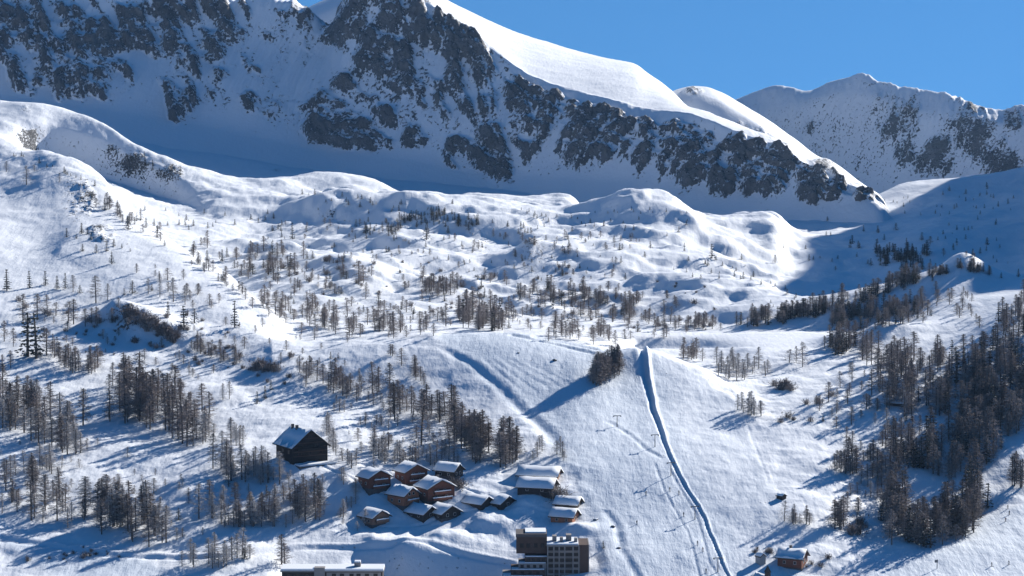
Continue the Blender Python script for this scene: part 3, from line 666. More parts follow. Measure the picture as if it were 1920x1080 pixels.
house('chalet', 'half buried chalet with dark gable, right one of two in deep drifts', 'chalet', None, 938, 943, 8.8, 8.5, 2.2, 2.3, 46, M_DARKWOOD, balc=0, win=1)
house('chalet', 'half buried chalet with small dark gable, left one of two in deep drifts', 'chalet', None, 897, 942, 8.0, 9.5, 1.9, 2.2, 50, M_DARKWOOD, balc=0, win=0)
house('chalet', 'long low house with only its snowy roof showing at the village top', 'house', None, 1012, 890, 9.5, 16, 1.9, 2.3, 76, M_TANWOOD, balc=0, win=0, snow=.7)
house('chalet', 'long house with broad blue snow roof and dark eaves below the topmost roof', 'house', None, 1008, 916, 9.5, 14, 2.8, 2.6, 74, M_DARKWOOD, balc=0, win=1)
house('chalet', 'small dark house with snow roof right of the brown bush', 'house', None, 1066, 947, 7.2, 9, 2.5, 2.0, 70, M_DARKWOOD, balc=0, win=1)
house('chalet', 'little orange red house with sunlit gable just above the tower block', 'house', None, 1059, 974, 7.2, 9, 3.4, 2.2, 68, M_ORANGE, balc=0, win=1)
hut = house('chalet', 'lone red chalet with blue roof beside the lift line at the bottom edge', 'chalet', None, 1486, 1056, 7.6, 9.2, 4.4, 2.4, 66, M_REDWOOD, balc=0, base=.7, win=2, snow=.25, chim=True)
house('hut', 'tiny pale hut standing left of the lone red chalet', 'hut', None, 1426, 1056, 2.6, 2.8, 2.6, .9, 35, M_PLASTER, over=.25, snow=.3, win=0)
house('shed', 'small dark shed half sunk in the open snow field', 'shed', None, 1465, 934, 2.4, 3.0, .9, .6, 40, M_DARKWOOD, over=.3, snow=.25, win=0)
house('chalet', 'snow buried shelter among the conifers at the forest edge', 'shelter', None, 1688, 757, 8, 11, 2.2, 1.6, 70, M_DARKWOOD, balc=0, win=0, snow=.7)

# chapel with a dark pointed turret, cut by the lower edge
cp = house('chapel', 'dark chapel roof and pointed turret cut by the lower picture edge', 'chapel', None, 1430, 1128, 7.2, 9, 4.8, 4.6, 24, M_DARKWOOD, over=.6, snow=.4, win=1)
tb = bx('turret', (-.75, .75, -4.0, -2.5, 6.5, 11.2), M_DARKWOOD, cp)
part('spire', ([(-.95, -4.2, 11.2), (.95, -4.2, 11.2), (.95, -2.3, 11.2), (-.95, -2.3, 11.2), (0, -3.25, 13.6)], [(0, 1, 4), (1, 2, 4), (2, 3, 4), (3, 0, 4), (3, 2, 1, 0)]), M_DARKWOOD, tb)

# apartment tower ----------------------------------------------------------
YT = 806.0
def px_x(u, y, v=1040): return float(pix2world(u, v, y)[0])
def px_z(v, y, u=1030): return float(pix2world(u, v, y)[1])
x0 = px_x(1026, YT); z0 = px_z(1150, YT)
tw = empty('apartment_tower', (x0, YT, z0)); tag(tw, 'grey apartment tower with brown side wall and window grid at the bottom edge', 'apartment block')
def lx(u): return px_x(u, YT) - x0
def lz(v): return px_z(v, YT) - z0
TOP = lz(1024)
bx('wall', (0, lx(1086), 0.45, 13, 0, TOP), M_CONC, tw)
bx('side_wall', (lx(1086), lx(1103), -.2, 12.6, 0, TOP + .5), M_BROWN, tw)
bx('corner_post', (lx(1103), lx(1103) + .35, -.25, 12.7, 0, TOP + .6), M_CONC, tw)
rf = bx('roof', (-.3, lx(1086) - .01, -.1, 13.2, TOP + .003, TOP + .45), M_CONC, tw)
bx('roof_snow', (-.1, lx(1086) - .3, .2, 12.9, TOP + .453, TOP + .95), M_ROOFSNOW, rf)
for (a, b, y0_, y1_, hh) in ((1036, 1044, 4, 7, 2.0), (1050, 1056, 3, 5, 1.7), (1062, 1072, 5, 8.5, 2.2), (1077, 1083, 3, 5, 1.4)):
    rb = bx('roof_box', (lx(a), lx(b), y0_, y1_, TOP + .953, TOP + .953 + hh), M_CONC, rf)
cols = [1027, 1038.5, 1048.5, 1059, 1074.5, 1085.5]
rowz = [TOP - .35 - 2.12 * k for k in range(12)]
for u_ in cols: bx('rib', (lx(u_) - .22, lx(u_) + .22, -.28, .447, 0, TOP - .003), M_CONC, tw)
wm = {}
for c in range(5):
    xa, xb = lx(cols[c]) + .24, lx(cols[c + 1]) - .24
    gm = box_geo(xa, xb, .33, .447, -1.25, -.02); bm = box_geo(xa, xb, -.12, .30, -2.1, -1.27)
    wme = bpy.data.meshes.new('window'); wme.from_pydata(gm[0], [], gm[1]); wme.materials.append(M_GLASS)
    bme = bpy.data.meshes.new('balcony'); bme.from_pydata(bm[0], [], bm[1]); bme.materials.append(M_PANEL)
    for k, z_ in enumerate(rowz):
        if z_ < 2.2: continue
        link('window', wme, tw, (0, 0, z_)); link('balcony', bme, tw, (0, 0, z_))
# brown upper wing on the left, stepped terraces below it
wg = bx('wing', (lx(968), lx(1026) - .02, 3.2, 12.5, lz(1041), lz(1010)), M_BROWN, tw)
bx('wing_roof', (lx(967), lx(1026) - .05, 2.6, 12.8, lz(1010) + .003, lz(1004)), M_STONE, wg)
bx('wing_snow', (lx(985), lx(1024), 4.5, 12.4, lz(1004) + .003, lz(1004) + .5), M_ROOFSNOW, wg)
for u_ in (975, 987, 1001, 1014):
    bx('window', (lx(u_), lx(u_ + 7), 3.1, 3.197, lz(1030), lz(1022)), M_GLASS, wg)
for k, (ua, ub, va, dd_) in enumerate(((984, 1027, 1046, 1.4), (972, 1025, 1057, .4), (958, 1022, 1068, -.8), (942, 1018, 1079, -2.0))):
    st = bx('terrace', (lx(ua), lx(ub) - .02 - .03 * k, dd_, 10 + .1 * k, lz(va + 13) - 6, lz(va)), M_CONC if k % 2 else M_BROWN, tw)
    bx('terrace_snow', (lx(ua) + .2, lx(ub) - .3, dd_ + .2, 3.0 - .02 * k, lz(va) + .003, lz(va) + .35), M_ROOFSNOW, st)
    for q in range(4):
        ux = ua + 4 + q * (ub - ua - 6) / 4
        bx('window', (lx(ux), lx(ux + 6), dd_ - .08, dd_ - .003, lz(va + 8), lz(va + 2.5)), M_GLASS, st)

# flat-roofed building at the lower edge
YF = 792.0
fx = px_x(528, YF); fz = px_z(1150, YF, 620)
fb = empty('flat_roofed_building', (fx, YF, fz)); tag(fb, 'wide flat roofed building with a snow edged roof cut by the lower edge', 'building')
gx_ = lambda u_: px_x(u_, YF) - fx
gz_ = lambda v_: px_z(v_, YF, 620) - fz
bx('wall', (0, gx_(717), 0, 8.0, 0, gz_(1072)), M_DARKWOOD, fb)
rf = bx('roof', (-.5, gx_(717) + .5, -.6, 8.4, gz_(1072) + .003, gz_(1069.5)), M_CONC, fb)
bx('roof_snow', (-.35, gx_(717) + .35, -.45, 8.2, gz_(1069.5) + .003, gz_(1069.5) + .7), M_ROOFSNOW, rf)
bx('chimney', (gx_(589), gx_(609), -.62, 2.2, gz_(1090), gz_(1064)), M_CONC, fb)
vb = bx('roof_hatch', (gx_(663), gx_(675), 3, 5.5, gz_(1069.5) + .5, gz_(1058)), M_CONC, rf)
bx('hatch_snow', (gx_(663) + .1, gx_(675) - .1, 3.1, 5.4, gz_(1058) + .003, gz_(1058) + .5), M_ROOFSNOW, vb)
bx('panel', (gx_(612), gx_(714), -.12, -.003, gz_(1100), gz_(1073.5)), M_CONC, fb)
for u_ in (622, 637, 655, 668, 684, 700):
    bx('window', (gx_(u_), gx_(u_ + 8), -.2, -.123, gz_(1084), gz_(1075.5)), M_GLASS, fb)
for u_ in (536, 552, 570):
    bx('window', (gx_(u_), gx_(u_ + 9), -.1, -.003, gz_(1084), gz_(1075.5)), M_GLASS, fb)
# ------------------------------------------------------------------ trees
M_BARK = m_simple('bark', (0.10, 0.085, 0.075), 0.9, 0.3, 6.0, 0.2)
M_TWIG = m_simple('larch_twigs', (0.245, 0.21, 0.195), 0.9, 0.4, 0.8, 0.4)
M_FROST = m_simple('frosted_twigs', (0.43, 0.41, 0.40), 0.9, 0.35, 0.8, 0.3)
M_NEEDLE = m_simple('pine_needles', (0.06, 0.07, 0.06), 0.8, 0.4, 0.9, 0.3)
M_SNOWCAP = m_simple('snow_on_branches', (0.80, 0.83, 0.87), 0.7, 0.05, 2.0)

def trunk_geo(rng, h, r, lean=0.02):
    vs_, fs = [], []; n = 5
    lx, ly = rng.normal(0, lean, 2)
    for k, t in enumerate((0, .3, .65, 1)):
        rr = r * (1 - t) ** .9 + .012
        for j in range(n):
            a = 2 * math.pi * j / n
            vs_.append((lx * h * t * t + rr * math.cos(a), ly * h * t * t + rr * math.sin(a), -1.2 * (k == 0) + h * t))
    for k in range(3):
        for j in range(n):
            fs.append((k * n + j, k * n + (j + 1) % n, (k + 1) * n + (j + 1) % n, (k + 1) * n + j))
    return vs_, fs

def sliver(vs_, fs, p, q, w, side):
    i = len(vs_)
    vs_ += [tuple(p - side * w), tuple(p + side * w), tuple(q)]
    fs.append((i, i + 1, i + 2))

def larch_geo(rng, h=1.0, branches=70, twigs=5, spread=0.17, w=0.006, base=0.12):
    """bare larch of height 1: whorled, slightly drooping branches that carry fine hanging twigs"""
    vs_, fs = [], []
    for b in range(branches):
        t = base + (0.98 - base) * (b + rng.random()) / branches
        env = spread * (1 - t) ** 0.65 * min(1, (t - base) / .15 + .5) + .014
        ln = env * rng.uniform(.55, 1.15); a = rng.uniform(0, 2 * math.pi)
        d = np.array([math.cos(a), math.sin(a), rng.uniform(-.25, .35)])
        p = np.array([0, 0, t]); q = p + d * ln
        side = np.array([-math.sin(a), math.cos(a), 0.0]) * .4 + np.array([0, 0, .8])
        sliver(vs_, fs, p, q, w * 1.1, side)
        for k in range(twigs):
            s = rng.uniform(.08, 1.0) ** .55
            o = p + (q - p) * s
            dd = rng.normal(0, 1, 3); dd[2] = -abs(dd[2]) * .7 + .25; dd += d * .5; dd /= np.linalg.norm(dd)
            e = o + dd * rng.uniform(.04, .10)
            sd = np.cross(dd, rng.normal(0, 1, 3)); sd /= np.linalg.norm(sd) + 1e-6
            sliver(vs_, fs, o, e, w * .95, sd)
    return vs_, fs

def pine_geo(rng, clumps=120, spread=.2, base=.1, snow=.0):
    """evergreen of height 1: layered boughs built of small needle clumps; some boughs carry snow"""
    vs_, fs, fm = [], [], []
    lay = rng.integers(8, 11)
    for c in range(clumps):
        L_ = rng.integers(0, lay)
        t = base + (.97 - base) * ((L_ + rng.uniform(-.2, .2)) / lay)
        t = min(max(t, base), .98)
        env = spread * (1 - t) ** .8 + .018
        a = rng.uniform(0, 2 * math.pi); r = env * math.sqrt(rng.random()) * rng.uniform(.7, 1.15)
        o = np.array([r * math.cos(a), r * math.sin(a), t - r * .25])
        s = rng.uniform(.022, .05) * (1.25 - .6 * t)
        for k in range(3):
            d1 = rng.normal(0, 1, 3); d1 /= np.linalg.norm(d1)
            d2 = np.cross(d1, rng.normal(0, 1, 3)); d2 /= np.linalg.norm(d2)
            i = len(vs_); d1[2] *= .55; d2[2] *= .55
            for sg in ((1, 0), (-.5, .9), (-.6, -.8)):
                vs_.append(tuple(o + s * (d1 * sg[0] + d2 * sg[1])))
            fs.append((i, i + 1, i + 2)); fm.append(0)
        if rng.random() < snow:
            i = len(vs_); z = np.array([0, 0, s * .45])
            for j in range(4):
                b = a + j * math.pi / 2
                vs_.append(tuple(o + z + s * .75 * np.array([math.cos(b), math.sin(b), rng.uniform(-.1, .1)])))
            fs.append((i, i + 1, i + 2, i + 3)); fm.append(1)
    return vs_, fs, fm

def bush_geo(rng, stems=34, twigs=5):
    """leafless bush of height 1: a fan of stems with side twigs"""
    vs_, fs = [], []
    for b in range(stems):
        a = rng.uniform(0, 2 * math.pi); sp = abs(rng.normal(0, .38)); hh = rng.uniform(.5, 1.05) * (1 - sp * .35)
        p = np.array([rng.normal(0, .12), rng.normal(0, .12), -.1]); q = p + np.array([sp * math.cos(a), sp * math.sin(a), hh])
        sliver(vs_, fs, p, q, .022, np.array([-math.sin(a), math.cos(a), 0]))
        for k in range(twigs):
            s = rng.uniform(.25, .95); o = p + (q - p) * s
            dd = (q - p) * .6 + rng.normal(0, .35, 3); dd /= np.linalg.norm(dd)
            sd = np.cross(dd, rng.normal(0, 1, 3)); sd /= np.linalg.norm(sd) + 1e-6
            sliver(vs_, fs, o, o + dd * rng.uniform(.12, .3), .02, sd)
    return vs_, fs

def raw_mesh(name, geo, mats):
    me = bpy.data.meshes.new(name); me.from_pydata([tuple(map(float, p)) for p in geo[0]], [], geo[1])
    for m in mats: me.materials.append(m)
    if len(geo) > 2: me.polygons.foreach_set('material_index', geo[2])
    me.update(); return me

TR = np.random.default_rng(77)
GEO = {'larch': [], 'frost': [], 'pine': [], 'bush': []}
for i in range(6):
    g = larch_geo(TR, branches=92 + 6 * (i % 3), twigs=11, spread=.28 + .045 * (i % 4), w=.0048, base=.10 + .05 * (i % 3))
    GEO['larch'].append((trunk_geo(TR, 1, .0085), g, [M_TWIG]))
    GEO['frost'].append((GEO['larch'][-1][0], g, [M_FROST]))
for i in range(5):
    GEO['pine'].append((trunk_geo(TR, .9, .016), pine_geo(TR, 110 + 15 * i, .17 + .025 * (i % 3), .08 + .03 * (i % 2), .14 if i % 2 else .06), [M_NEEDLE, M_SNOWCAP]))
for i in range(4):
    GEO['bush'].append((None, bush_geo(TR, 34 + 6 * i), [M_TWIG]))
TREE_ME = {}
for kind, lst in GEO.items():
    TREE_ME[kind] = []
    for (tg, cg, mats) in lst:
        tm = None
        if tg:
            tg2 = ([(x, y, z * (0.05 if z < 0 else 1)) for x, y, z in tg[0]], tg[1])
            tm = raw_mesh('trunk', tg2, [M_BARK])
        cm = raw_mesh('crown' if tg else 'bush', cg, mats)
        one = cm
        if tg:                                                           # trunk and crown in one mesh, for trees a few pixels tall
            n = len(tg2[0]); nf = len(tg2[1])
            one = raw_mesh('small_tree', (tg2[0] + list(cg[0]), list(tg2[1]) + [tuple(i + n for i in f) for f in cg[1]], [len(mats)] * nf + (list(cg[2]) if len(cg) > 2 else [0] * len(cg[1]))), mats + [M_BARK])
        TREE_ME[kind].append((tm, cm, one))

PLANTS = []            # (kind, point, height m, pixel height, px u, px v, cluster)
CLUSTERS = {}          # cluster name -> (label rest, group)
prg = random.Random(5)
def plant(kind, u, v, hpx, cl):
    p = ground(u, v)
    if p is None: return
    h = hpx * p.y / F
    PLANTS.append([kind, p, h, hpx, u, v, cl])
def grove(cl, label, kind, pts, half, n, h0, h1, mix=None):
    """n trees along the polyline pts of the picture's ground, within half pixels across it"""
    CLUSTERS[cl] = label
    seg = [math.dist(a, b) + .01 for a, b in zip(pts[:-1], pts[1:])] if len(pts) > 1 else [1]
    done = 0; tries = 0
    while done < n and tries < n * 8:
        tries += 1
        if len(pts) > 1:
            i = prg.choices(range(len(seg)), seg)[0]; t = prg.random()
            u = pts[i][0] + (pts[i+1][0] - pts[i][0]) * t; v = pts[i][1] + (pts[i+1][1] - pts[i][1]) * t
        else: u, v = pts[0]
        hw = half if isinstance(half, tuple) else (half, half * .5)
        u += prg.uniform(-1, 1) * hw[0]; v += prg.uniform(-1, 1) * hw[1]
        if n > 40 and float(perlin(np.array([u / 26. + 7]), np.array([v / 15. + 3]))[0]) < -.02 and prg.random() < .85: continue
        kd = kind
        if mix and prg.random() < mix[1]: kd = mix[0]
        plant(kd, u, v, prg.uniform(h0, h1) * prg.choice((1, 1, 1, .9, .8, .65, .5)), cl); done += 1
def singles(cl, label, kind, lst):
    CLUSTERS[cl] = label
    for (u, v, h) in lst: plant(kind, u, v, h, cl)
# ------------------------------------------------------------------ where the trees stand
LB = 'larch'
grove('a', 'bare larch in the dense dark stand left of the dark barn', LB, [(218,750),(285,775),(365,812)], (30,38), 84, 50, 80)
grove('b', 'frosted bare larch in the stand at the left picture edge', 'frost', [(0,770),(60,790),(145,830)], (20,36), 60, 52, 76, ('larch', .5))
grove('c', 'frosted bare larch on the snow bank under the left edge stand', 'frost', [(15,900),(70,895),(125,880)], (16,12), 14, 40, 55)
grove('d', 'bare larch in the lower left row above the snowy road', LB, [(5,945),(90,955),(190,975),(270,1000),(318,1000)], (22,26), 76, 50, 82, ('frost', .4))
grove('e', 'frosted bare larch in the row below the barn meadow', 'frost', [(370,955),(440,975),(520,975),(592,958)], (18,14), 54, 44, 70, ('larch', .45))
grove('f', 'bare larch in the small group left of the flat roofed building', 'frost', [(335,1055),(400,1060),(462,1045)], (16,8), 17, 42, 62)
grove('g', 'frosted bare larch directly in front of the dark barn', 'frost', [(410,880),(460,895),(525,900)], (16,12), 30, 45, 68)
grove('h', 'pale frosted larch between the dark stand and the barn', 'frost', [(370,820),(420,828),(465,830)], (12,10), 18, 38, 52)
grove('i', 'slender larch on the slope right of the dark barn', 'frost', [(612,800),(628,845),(655,872),(676,872)], (8,8), 13, 32, 48)
grove('j', 'frosted larch on the slope just uphill of the chalets', 'frost', [(700,850),(760,868),(810,872),(850,860)], (16,12), 30, 32, 48, ('larch', .4))
grove('k', 'bare larch in the dense grove between chalets and ski run', LB, [(850,795),(885,840),(925,862),(975,862)], (20,18), 66, 50, 76)
grove('l', 'bare larch on the diagonal slope above the chalet grove', LB, [(700,728),(745,760),(800,790),(850,780)], (16,14), 26, 40, 62)
singles('l2', 'tall lone larch on open snow above the chalets', LB, [(740,788,70),(790,835,88)])
grove('m', 'bare larch in the loose band left of the upper ski run', LB, [(575,708),(620,730),(690,742)], (16,14), 26, 36, 52)
grove('m2', 'small bare larch beside the left rim of the upper ski run', LB, [(735,668),(765,690),(800,735)], (8,8), 9, 30, 42)
singles('n', 'small dark pine on the bright slope above the barn', 'pine', [(482,757,26),(497,748,28),(508,731,20),(620,672,14),(634,672,12)])
singles('o', 'slim grey larch alone on the bright slope above the barn', 'frost', [(418,750,32),(430,748,34)])
grove('p', 'leafless bush in the grey thicket on the mid left slope', 'bush', [(470,688),(500,694),(530,700)], (8,5), 13, 16, 26)
grove('q', 'leafless bush in the dark brown thicket band on the left slope', 'bush', [(240,590),(280,610),(335,640)], (8,8), 34, 18, 30)
grove('r', 'small larch in the strip descending below the brown thicket', LB, [(358,650),(400,668),(452,684)], (8,6), 22, 20, 34)
grove('s', 'larch in the row above the big snowdrift at left', LB, [(85,668),(130,690),(185,694)], (12,8), 18, 34, 52)
singles('s2', 'dark pine rising from the row above the left snowdrift', 'pine', [(107,664,36),(165,692,24)])
singles('t', 'snow dusted pine in the upper left row on the bright slope', 'pine', [(13,545,45),(55,540,36),(85,535,30),(107,542,28),(122,542,34),(150,549,16),(233,553,14),(248,550,27),(315,592,30),(345,612,44),(365,606,30),(285,545,14)])
singles('t2', 'grey larch in the upper left row on the bright slope', 'frost', [(137,547,32),(180,568,52),(202,563,32),(222,577,20),(278,551,30),(300,557,36),(325,566,46),(347,571,36)])
singles('u', 'large dark pine standing alone beside the ridge hollow', 'pine', [(440,614,56)])
singles('u2', 'tall dark pine of the close pair near the left edge', 'pine', [(52,668,92),(68,672,96)])
singles('v', 'larch in the middle rank of the left slope', LB, [(43,602,52),(70,600,50),(88,578,26),(105,592,26),(128,606,42),(138,608,48),(160,612,34),(182,610,36),(172,606,30),(210,602,26),(8,640,40),(25,650,36),(20,690,34),(5,700,36)])
grove('w', 'small larch along the sharp crest of the left ridge', LB, [(352,488),(400,515),(440,545),(470,562)], (6,5), 24, 14, 24)
grove('x', 'larch in the long band on the dip behind the left ridge', LB, [(482,572),(540,592),(630,612)], (16,16), 40, 20, 44)
grove('y', 'larch in the bluish grove in the shaded upper hollow', LB, [(350,480),(420,492),(500,500),(565,500)], (26,28), 64, 16, 36, ('pine', .2))
grove('z', 'pine on the craggy upper left ridge', 'pine', [(165,372),(215,400),(260,425),(325,455)], (14,10), 30, 16, 28, ('larch', .4))
grove('z2', 'dark pine among the crags below the upper left ridge', 'pine', [(130,430),(180,455),(230,480)], (26,20), 14, 14, 26)
grove('z3', 'tiny pine on the skyline of the upper left ridge', 'pine', [(22,288),(90,312),(180,348)], (5,3), 16, 8, 13)
singles('z4', 'grey larch on the sunlit shoulder under the skyline ridge', 'frost', [(50,346,36),(12,322,20),(112,340,16),(64,322,14)])
grove('aa', 'tiny dark pine on the rocky shaded hill at upper left', 'pine', [(225,285),(290,318),(335,335)], (20,12), 22, 7, 13)
grove('ab', 'tiny pine scattered over the far left hollow', 'pine', [(300,400),(380,420),(470,415),(530,440)], (40,22), 34, 8, 15)
grove('ac', 'small dark pine in the far band between the hummocks', 'pine', [(690,440),(750,425),(830,405),(900,425)], (16,10), 90, 9, 19)
grove('ad', 'tiny pine dotted over the far hummocks', 'pine', [(580,380),(700,400),(850,400),(1000,420),(1100,430),(1280,430)], (40,22), 110, 6, 13)
singles('ae', 'dark larch of the close pair on the mid valley snow', LB, [(673,534,46),(682,530,34)])
singles('ae2', 'dark pine rising by the shaded mid valley hollow', 'pine', [(800,450,36),(548,448,34),(1335,484,30)])
grove('af', 'larch in the densest dark grove in the middle of the valley', LB, [(852,594),(895,600),(945,606)], (24,18), 72, 26, 50, ('pine', .15))
grove('ag', 'larch in the long grey band behind the upper ski run', LB, [(655,612),(740,618),(820,610)], (22,20), 56, 18, 40)
grove('ah', 'larch on the small slope above the dense valley grove', LB, [(790,552),(835,548),(860,540)], (14,10), 24, 22, 34)
grove('ai', 'larch in the bluish wood on the middle hollow', LB, [(985,565),(1050,562),(1120,575),(1220,585)], (30,28), 70, 18, 36, ('pine', .12))
grove('aj', 'larch in the group behind the crest of the ski run', LB, [(1035,628),(1090,622),(1150,640)], (20,12), 26, 24, 44)
grove('ak', 'larch in the row on the far shore of the frozen pond', LB, [(1225,612),(1290,614),(1350,612)], (20,6), 30, 18, 34)
grove('al', 'dark larch in the clump at the near pond shore', LB, [(1285,672),(1305,676)], (8,4), 9, 34, 56)
grove('am', 'bare larch in the dark clump on the knoll above the ski run', LB, [(1112,722),(1135,706),(1162,690)], (11,9), 60, 36, 54)
grove('an', 'thin pale larch in the sparse row beyond the lit crest', 'frost', [(1330,690),(1375,700),(1440,702)], (16,14), 30, 22, 42)
singles('ao', 'upright larch by the right end of the frozen pond', LB, [(1480,680,26),(1493,678,30),(1505,688,48)])
grove('ap', 'leafless bush in the brown patch below the pond', 'bush', [(1455,728),(1488,734)], (8,5), 10, 16, 28)
grove('aq', 'grey larch in the clump at the foot of the lit crest', 'frost', [(1385,770),(1400,774),(1428,778)], (7,5), 12, 26, 44)
singles('ar', 'small leafless bush on the bright open snow field', 'bush', [(1463,792,14),(1478,784,18),(1487,788,10),(1520,790,13),(1512,758,14),(1533,757,18),(1560,742,14)])
singles('ar2', 'tiny dark pine on the bright open snow field', 'pine', [(1543,790,14)])
grove('as', 'larch in the round clump alone on the right snow field', LB, [(1566,880),(1585,886),(1603,888)], (5,5), 12, 46, 66)
grove('at', 'larch in the small group next to the big right forest', LB, [(1618,858),(1632,866)], (6,5), 6, 32, 46)
grove('au', 'larch in the lower left clump of the right snow field', 'frost', [(1472,980),(1495,982),(1518,982)], (6,4), 10, 32, 50, ('larch', .5))
grove('av', 'tall larch in the lower right clump of the right snow field', LB, [(1560,985),(1578,990)], (7,4), 9, 54, 78)
grove('aw', 'larch in the upper part of the big dark right forest', LB, [(1630,735),(1700,755),(1780,750),(1860,735),(1915,715),(2040,700)], (24,34), 125, 44, 68, ('pine', .2))
grove('ax', 'larch in the middle of the big dark right forest', LB, [(1650,880),(1715,850),(1770,860),(1840,830),(1905,780),(2030,740)], (26,36), 140, 50, 76, ('pine', .2))
grove('ay', 'larch at the lower front of the big dark right forest', LB, [(1660,945),(1690,1000),(1735,1008),(1790,990),(1838,968)], (18,24), 130, 54, 86, ('pine', .18))
grove('az', 'dark larch in the shaded wood at the right picture edge', LB, [(1850,690),(1890,670),(1925,640),(2060,600)], (14,24), 44, 40, 58, ('pine', .3))
grove('ba', 'dark tree on the long ridge line right of the pond', 'pine', [(1385,608),(1470,598),(1560,578),(1650,545),(1735,518)], (16,9), 190, 18, 34, ('larch', .55))
grove('bb', 'small dark tree on the sunlit knoll skyline at right', 'pine', [(1735,516),(1800,504),(1862,512)], (8,5), 60, 12, 24, ('larch', .5))
grove('bc', 'dark larch in the shaded band under the right knoll', LB, [(1560,612),(1640,598),(1725,585)], (22,18), 130, 20, 38, ('pine', .35))
grove('bd', 'dark larch in the group right of the frozen pond', LB, [(1545,650),(1590,655),(1640,665)], (18,14), 50, 26, 46, ('pine', .4))
grove('bd2', 'larch scattered on the sunlit face of the right knoll', LB, [(1740,560),(1790,550),(1820,600)], (22,18), 22, 14, 24)
grove('be', 'tiny pine on the upper shaded slope at right', 'pine', [(1580,400),(1720,385),(1900,370),(1780,430),(1860,430)], (50,22), 70, 6, 12)
grove('bf', 'dark pine in the wood low on the shaded right slope', 'pine', [(1650,485),(1700,490),(1735,490)], (18,18), 80, 14, 30)
grove('bg', 'small pine on the sunlit flank left of the great shadow', 'pine', [(1250,470),(1330,510),(1400,500),(1430,540),(1480,560)], (30,20), 34, 8, 15)
grove('bh', 'frosted larch by the right edge beside the bright piste', LB, [(1898,905),(1915,912)], (6,4), 8, 48, 64)
grove('bi', 'leafless bush in the hollow below the right forest', 'bush', [(1590,1010),(1615,985)], (10,8), 9, 16, 28)
grove('bj', 'low leafless bush around the lone red chalet', 'bush', [(1400,1040),(1440,1030),(1520,1062),(1560,1050)], (14,6), 14, 7, 15)
singles('bk', 'brown leafless bush between the village houses', 'bush', [(1042,938,34),(1052,934,28),(1034,925,24)])
singles('bk2', 'grey bush beside the small dark chalet of the upper row', 'bush', [(862,915,26),(852,910,20)])
grove('bl', 'frosted larch on the bank between village and ski run', 'frost', [(995,862),(1025,842),(1066,864)], (8,6), 10, 22, 36)
grove('bm', 'frosted larch along the left side of the chalet cluster', 'frost', [(652,905),(660,940),(640,985),(690,990)], (12,8), 12, 22, 40)
singles('bn', 'larch at the left corner of the flat roofed building', LB, [(528,1058,58),(534,1066,50)])
grove('bo', 'low bush on the snow in the lower left corner', 'bush', [(20,1040),(110,1050),(200,1030),(250,1045)], (20,10), 16, 6, 14)
singles('bp', 'dark pine at the foot of the lower left larches', 'pine', [(458,1048,24),(335,975,26),(500,930,24)])
singles('bq', 'little dark pine on the snow right of the tower', 'pine', [(1131,1028,16)])
grove('br', 'tiny pine along the crest of the far hummocks', 'pine', [(990,412),(1100,405),(1240,395),(1290,402)], (14,5), 18, 6, 10)
grove('bs', 'small larch on the slope above the blue hollow', LB, [(1000,470),(1080,455),(1190,460)], (20,14), 20, 10, 20)
grove('bt', 'small larch at the foot of the left crags', LB, [(250,500),(300,520),(380,570),(420,590)], (24,16), 18, 14, 24)

grove('ax2', 'larch in the uppermost belt of the big dark right forest', LB, [(1640,690),(1720,700),(1800,690),(1900,660)], (36,22), 75, 34, 56, ('pine', .2))
grove('ax3', 'larch filling the right flank of the big dark right forest', LB, [(1740,800),(1820,780),(1890,740),(1780,900),(1830,900)], (40,36), 80, 50, 74, ('pine', .2))
grove('az2', 'larch on the steep bank behind the right edge wood', LB, [(1860,640),(1890,610),(1925,580)], (12,18), 22, 32, 50, ('pine', .3))
grove('sa', 'leafless scrub scattered over the middle valley', 'bush', [(560,520),(760,540),(950,545),(1180,560),(1330,590)], (60,50), 90, 6, 14)
grove('sb', 'leafless scrub scattered over the left slope', 'bush', [(60,600),(220,640),(380,640),(520,700)], (70,50), 70, 7, 16)
# young growth spread thinly over the slopes
grove('ya', 'young larch scattered over the middle of the left slope', LB, [(40,640),(200,640),(330,680),(480,650),(620,680)], (70,50), 90, 10, 24, ('frost', .5))
grove('yb', 'young larch scattered among the lower left stands', 'frost', [(30,880),(200,900),(330,960),(500,930),(620,920)], (80,60), 90, 12, 30, ('larch', .4))
grove('yc', 'young larch sprinkled over the middle valley', LB, [(500,540),(700,560),(900,560),(1150,590),(1300,600)], (80,45), 230, 10, 26, ('pine', .25))
grove('yd', 'young tree sprinkled over the upper hummocks', 'pine', [(560,460),(760,450),(950,480),(1150,490)], (80,40), 190, 7, 16, ('larch', .5))
grove('ye', 'young larch thinning out around the right forest', LB, [(1620,700),(1560,780),(1640,900),(1620,960),(1700,700),(1840,690)], (40,30), 90, 14, 40, ('frost', .3))
grove('yf', 'young larch between the chalet grove and the barn', 'frost', [(640,760),(720,800),(800,840),(650,830)], (50,40), 60, 14, 34, ('larch', .4))
grove('yg', 'small tree on the shaded upper right slope', 'pine', [(1500,480),(1650,460),(1800,470),(1900,500)], (60,30), 60, 8, 18, ('larch', .3))
